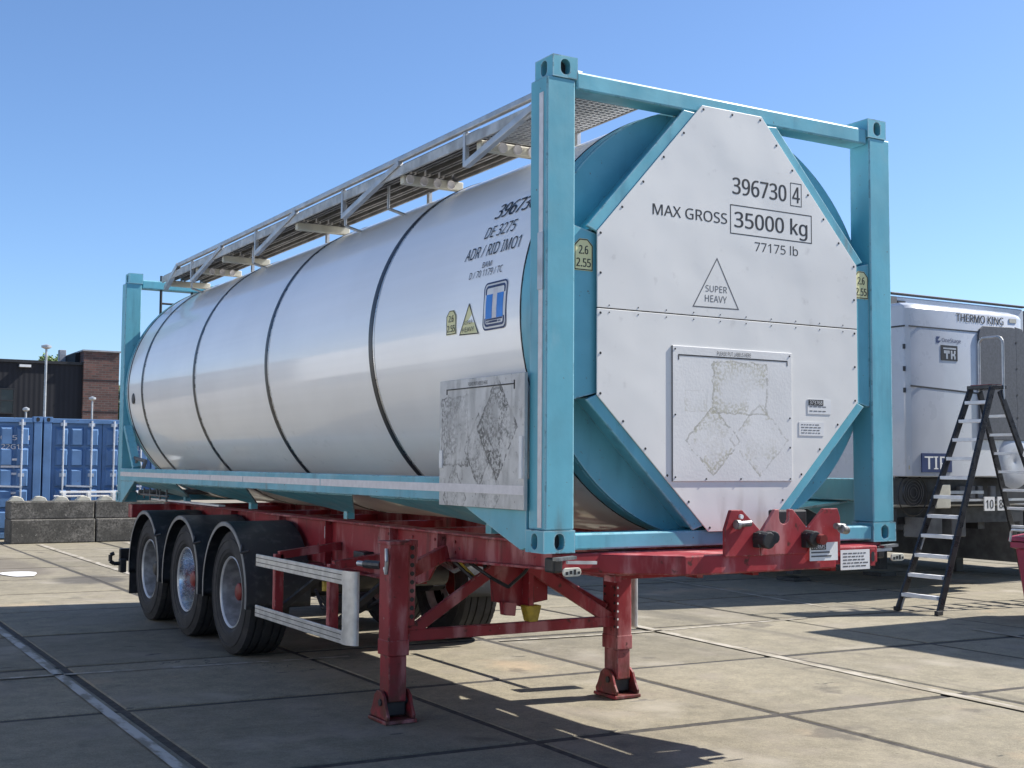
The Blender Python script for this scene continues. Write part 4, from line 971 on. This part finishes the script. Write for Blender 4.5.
BT2 = thing('box_trailer', 'unseen grey box trailer added to shade the ground under the refrigerated trailer', 'trailer', (13.7, 13, 0))  # added out of view to keep sun off the ground under the reefer
MB().box(12.4, 14.95, 6.3, 19.5, 1.0, 3.95).build('box_body', M['dirtgrey'], BT2, bevel=.02)
MB().box(12.42, 12.5, 6.6, 19.2, .25, .99).build('side_skirt', M['dirtgrey'], BT2); MB().box(12.8, 14.5, 6.4, 19.3, .4, .99).build('chassis', M['black'], BT2)
for x in (12.8, 14.5): MB().box(x-.08, x+.08, 8.0, 8.16, .004, .5).build('landing_leg', M['black'], BT2)

def bounce_trailer(y0, label):  # unseen reflector added to throw sunlight back onto the tank's shaded side
    T = thing('box_trailer', label, 'trailer', (-9.6, y0+6, 0), 'unseen white box trailers added to bounce light onto the tank')
    b_ = MB().box(-10.9, -8.35, y0, y0+13.5, 1.05, 3.98).build('box_body', M['white'], T, bevel=.02)
    for q in range(1, 9): MB().box(-8.3495, -8.343, y0+1.5*q-.02, y0+1.5*q+.02, 1.1, 3.9).build('panel_joint', M['tape'], b_)
    MB().box(-10.5, -8.8, y0+.2, y0+13.3, .75, 1.04).build('chassis', M['black'], T)
    MB().box(-8.42, -8.38, y0+4.5, y0+9, .4, .95).build('side_guard', M['alu'], T)
    for y in (y0+9.9, y0+11.2, y0+12.5):
        for x, sd_ in ((-8.65, math.pi), (-10.6, 0)):
            o = link('wheel', wm, T); o.matrix_parent_inverse = Matrix.Translation(-Vector(T['_loc'])); o.location = (x, y, .53); o.rotation_euler = (0, 0, sd_)
            link('tyre', tyre_me, o); link('hub', hm[2], o)
    for x in (-8.8, -10.5): MB().box(x-.08, x+.08, y0+2.5, y0+2.66, .004, .8).build('landing_leg', M['black'], T)
bounce_trailer(-2.5, 'unseen white box trailer added to bounce light onto the tank, the nearer of two')
bounce_trailer(11.6, 'unseen white box trailer added to bounce light onto the tank, the farther of two')

# ================================================================== BLUE CONTAINERS (left, behind)
def container(x0, label, y=22.4, wd=2.44, ln=6.06, ht=2.55, mark=('4000571', '22G1')):
    T = thing('shipping_container', label, 'shipping container', (x0+wd/2, y+ln/2, 0), 'blue shipping containers behind the concrete blocks')
    b = MB().box(x0, x0+wd, y+.12, y+ln, .16, ht-.01)
    b.build('body', M['blue'], T)
    for xa in (x0, x0+wd-.16): MB().box(xa, xa+.16, y, y+.16, .14, ht-.02).build('corner_post', M['blue'], T, bevel=.01)
    for xa in (x0, x0+wd-.178):
        for za in (.0, ht-.118+.03):
            c_ = MB().box(xa-.003, xa+.178, y-.006, y+.17, za, za+.118).build('corner_casting', M['blue'], T, bevel=.006)
            MB().add([(xa+.088+p, y-.0075, za+.059+q) for p, q in rrect(-.035, .035, -.045, .045, .03)], [tuple(range(20))]).build('hole', M['black'], c_)
    MB().box(x0+.17, x0+wd-.17, y, y+.12, ht-.10, ht+.0).build('header', M['blue'], T, bevel=.01)
    MB().box(x0+.17, x0+wd-.17, y, y+.12, .03, .15).build('sill', M['blue'], T, bevel=.01)
    for k_ in (0, 1):
        xa = x0+.165+k_*(wd/2-.165)+.006; xb = xa+wd/2-.165-.012; z0, z1 = .16, ht-.105
        d = MB().box(xa, xb, y+.05, y+.09, z0, z1).build('door', M['blue'], T)
        nc, nr = 3, 5; cw, ch = (xb-xa-.1)/nc, (z1-z0-.1)/nr
        pm = None
        for i in range(nc):
            for j in range(nr):
                px, pz = xa+.05+cw*i, z0+.05+ch*j
                if pm is None:
                    v = [(0.02, 0, .02), (cw-.02, 0, .02), (cw-.02, 0, ch-.02), (.02, 0, ch-.02), (.06, -.055, .04), (cw-.06, -.055, .04), (cw-.06, -.055, ch-.085), (.06, -.055, ch-.085)]
                    pm = MB().add(v, [(4, 5, 6, 7), (0, 1, 5, 4), (1, 2, 6, 5), (2, 3, 7, 6), (3, 0, 4, 7)]).mesh('pressed_panel', M['blue'])
                o = link('pressed_panel', pm, d); o.location = (px, y+.0502, pz)
        for f_ in (.22, .78):
            xr = xa+(xb-xa)*f_
            MB().cyl((xr, y-.02, .1), (xr, y-.02, ht-.03), .02, 10).build('lock_rod', M['lock'], d, smooth=True)
            for z in (.12, .75, 1.35, ht-.12): MB().box(xr-.06, xr+.06, y-.03, y+.05, z-.035, z+.035).build('rod_guide', M['lock'], d)
        MB().beam((xa+.3, y-.035, 1.12), (xb-.2, y-.035, 1.10), .02, .035).build('lock_handle', M['lock'], d)
    xr = x0+wd*.5+.12
    for s0, z, tx, s1 in ((xr+.05, ht-.47, mark[0], xr+.85), (xr+.3, ht-.66, mark[1], xr+.65)): text_on(lambda s, t: (s, y+.012, t), tx, s0, z, s1, .10, .01).build('lettering', M['tape'], T)
    b = MB()
    for z in (1.65, 1.5, 1.35, .95, .82, .69): b.box(xr+.3, xr+.72, y+.010, y+.013, z, z+.045)
    b.build('small_print', M['tape'], T)
    return T
container(1.575, 'blue shipping container right of the lamp post, its doors partly hidden by the tank frame')
container(-.90, 'blue shipping container at the left edge with white markings on its door', mark=('400057 1', '22G1'))
for x0, z0, mt in ((1.92, 2.0, 'tape'), (1.80, 1.78, 'beige')):
    pass
# concrete blocks in two courses
k = MT('block_concrete', (.125, .118, .105), .9); k.vary(k.noise(4, 7), .75, 1.2); k.vary(k.noise(28, 5, seed=2), .5, 1.5); k.mix((.06, .058, .052), k.noise(2.2, 8, seed=4).ramp(.40, .62, 0, .75)); k.mix((.45, .43, .38), k.noise(22, 5, seed=7).ramp(.64, .72, 0, .6)); k.bump(k.noise(25, 6), .25, .015); M['block'] = k.done()
for x0, x1, row, lab in ((.74, 2.36, 0, 'lower dark concrete block at the left end of the barrier'), (.74, 2.36, 1, 'upper dark concrete block at the left end of the barrier'),
                         (2.385, 4.1, 0, 'lower dark concrete block partly hidden by the trailer'), (2.385, 4.1, 1, 'upper dark concrete block partly hidden by the trailer')):
    o = MB()
    if row == 0: o.box(x0, x1, 20.90, 21.68, .0, .475)
    else: o.box(x0, x1, 21.03, 21.66, .478, .83)
    tag(o.build('concrete_block', M['block'], bevel=.02), lab, 'concrete block', 'concrete blocks in front of the blue containers')
bmn = thing('white_beam', 'long white steel beam lying on top of the concrete blocks', 'beam', (2.6, 21.45, .83))
MB().box(1.75, 3.9, 21.40, 21.46, .985, 1.03).build('rail', M['white'], bmn, bevel=.006); MB().box(1.65, 3.9, 21.5, 21.56, .90, .94).build('rail', M['white'], bmn, bevel=.006)
for i in range(5): MB().box(1.8+.5*i, 1.86+.5*i, 21.38, 21.58, .831, .985).build('cross_piece', M['white'], bmn)
spots = [.86, 1.30, 1.72, 2.16, 2.6]
words = ['leftmost', 'second from the left', 'middle', 'second from the right', 'rightmost']
for i, x in enumerate(spots):
    o = MB().prism([(x-.15, .832), (x+.16, .832), (x+.12, .90), (x+.03, .935), (x-.05, .93)], 'y', 21.12, 21.34).build('steel_wedge', M['beige'], bevel=.01)
    o.scale = (1, 1, 1); tag(o, 'pale steel wedge on the concrete blocks, %s of the five' % words[i], 'steel wedge', 'pale wedges on the concrete blocks')

# ================================================================== BUILDINGS, LAMPS, TREES far left
k = MT('dark_cladding', (.026, .027, .032), .75, 0, .2); wv = (k.x*(2*math.pi/.32))._m('SINE'); k.vary(wv*.5+.5, .93, 1.06); k.bump(wv, .2, .02); k.vary(k.noise(.4, 3), .92, 1.06); M['clad'] = k.done()
k = MT('brown_brick', (.115, .06, .05), .85)
bt = k.t.nodes.new('ShaderNodeTexBrick'); bt.inputs['Scale'].default_value = 1; bt.inputs['Brick Width'].default_value = .44; bt.inputs['Row Height'].default_value = .15; bt.inputs['Mortar Size'].default_value = .02
bt.inputs['Color1'].default_value = (.15, .072, .06, 1); bt.inputs['Color2'].default_value = (.075, .045, .042, 1); bt.inputs['Mortar'].default_value = (.12, .10, .09, 1)
cb = k.t.nodes.new('ShaderNodeCombineXYZ'); k.t.links.new(k.x.k, cb.inputs[0]); k.t.links.new(k.z.k, cb.inputs[1]); k.t.links.new(cb.outputs[0], bt.inputs['Vector'])
k.c = bt.outputs['Color']; k.vary(k.noise(.9, 4), .8, 1.2); M['brick'] = k.done()
M['glass'] = simple('window_glass', (.02, .025, .03), .08, var=.1, bump=0)
M['coping'] = simple('coping', (.30, .31, .33), .5)
BY = 80.
BG = thing('warehouse', 'dark grey clad building with a brick stair tower behind the containers', 'building', (4, BY+8, 0))
MB().box(-40, 14.2, BY, BY+20, 0, 8.0).build('wall', M['clad'], BG)
MB().box(-40.1, 14.19, BY-.12, BY+20, 8.002, 8.18).build('parapet', M['black'], BG)
MB().box(14.2, 16.5, BY-.3, BY+8, 0, 8.92).build('tower', M['brick'], BG); MB().box(14.1, 16.6, BY-.4, BY+8.1, 8.922, 9.02).build('tower_coping', M['coping'], BG)
MB().box(13.9, 14.18, BY+1, BY+5, 8.2, 8.9).build('tower_flank', M['clad'], BG)
for z in (4.9, 7.0): MB().box(14.18, 16.52, BY-.32, BY-.302, z, z+.06).build('brick_course', M['black'], BG)
for x0, x1, z0, z1 in ((8.3, 9.95, 4.7, 6.25), (3.5, 5.5, 4.7, 6.25)):
    wn = MB().box(x0, x1, BY-.03, BY+.0, z0, z1).build('window', M['glass'], BG)
    b = MB()
    for q in (x0-.05, (x0+x1)/2-.04, x1-.03): b.box(q, q+.08, BY-.10, BY-.032, z0, z1)
    for q in (z0-.05, (z0+z1)/2, z1-.03): b.box(x0-.05, x1+.05, BY-.104, BY-.034, q, q+.08)
    b.build('frame', M['black'], wn)
MB().box(10.2, 10.9, BY-.35, BY-.02, 7.7, 7.86).build('wall_lamp', M['white'], BG)
def lamp(x, y, h, r, lab, head):
    T = thing('street_lamp', lab, 'street lamp', (x, y, 0), 'lamp posts by the grey building')
    MB().cyl((x, y, 0), (x, y, h), r, 12, r*.7).build('pole', M['galv'], T, smooth=True)
    MB().lathe([(h-.05, r), (h, head), (h+.07, head), (h+.12, .01)], (x, y, 0), 'z', 24).build('lamp_head', M['galv'], T, smooth=True)
lamp(4.72, 40, 5.58, .055, 'tall grey lamp post with a flat round head in front of the dark wall', .17)
lamp(7.6, 46, 4.12, .05, 'short grey lamp post in front of the brick tower', .14)
lamp(4.61, 43, 3.5, .05, 'small lamp post showing only its head above the left container', .12)
CH = tag(MB().box(13.48, 13.94, 84.2, 84.7, 8.0, 9.32).build('chimney', M['coping'], bevel=.03), 'pale square flue rising behind the dark roof', 'chimney')

k = MT('leaf', (.07, .115, .03), .6); k.vary(k.rnd(), .8, 1.2); k.vary(k.noise(2.5, 2), .6, 1.5); M['leaf'] = k.done()
M['bark'] = simple('bark', (.07, .055, .04), .9, var=.3, scale=10, bump=.4)
def tree(x, y, h, r, lab, seed, n=2600):
    rnd = random.Random(seed); T = thing('tree', lab, 'tree', (x, y, 0), 'trees beyond the grey building')
    b = MB(); b.cyl((x, y, 0), (x+.1, y, h*.55), .22, 10, .12)
    tips = []
    for i in range(9):
        a = i*2.4; p = Vector((x+.1, y, h*rnd.uniform(.3, .55))); q = p+Vector((math.cos(a)*r*.7, math.sin(a)*r*.7, h*rnd.uniform(.15, .38))); b.cyl(p, q, .07, 6, .02); tips.append(q)
    b.cyl((x+.1, y, h*.55), (x+.1, y, h*.9), .12, 8, .03)
    b.build('trunk', M['bark'], T, smooth=True)
    cl = [(t, r*rnd.uniform(.28, .5)) for t in tips]+[(Vector((x+rnd.uniform(-r, r)*.6, y+rnd.uniform(-r, r)*.6, h*rnd.uniform(.6, .95))), r*rnd.uniform(.25, .45)) for _ in range(12)]
    c = MB()
    for i in range(n):
        ctr, cr = rnd.choice(cl); d = Vector((rnd.gauss(0, 1), rnd.gauss(0, 1), rnd.gauss(0, .8))).normalized()*cr*rnd.uniform(.5, 1.05)
        p = ctr+d; u = Vector((rnd.uniform(-1, 1), rnd.uniform(-1, 1), rnd.uniform(-1, 1))).normalized(); v = u.orthogonal().normalized(); s_ = rnd.uniform(.10, .22)
        c.add([p-u*s_, p+v*s_*.5, p+u*s_, p-v*s_*.5], [(0, 1, 2, 3)])
    c.build('crown', M['leaf'], T)
tree(16.1, 100, 10.5, 1.3, 'green treetop showing above the dark roof left of the flue', 3)
tree(17.7, 101, 10.6, 1.3, 'green treetop between the flue and the brick tower', 4)
tree(19.3, 90, 7.6, 1.3, 'leafy tree right of the brick tower, mostly behind the tank frame', 5)
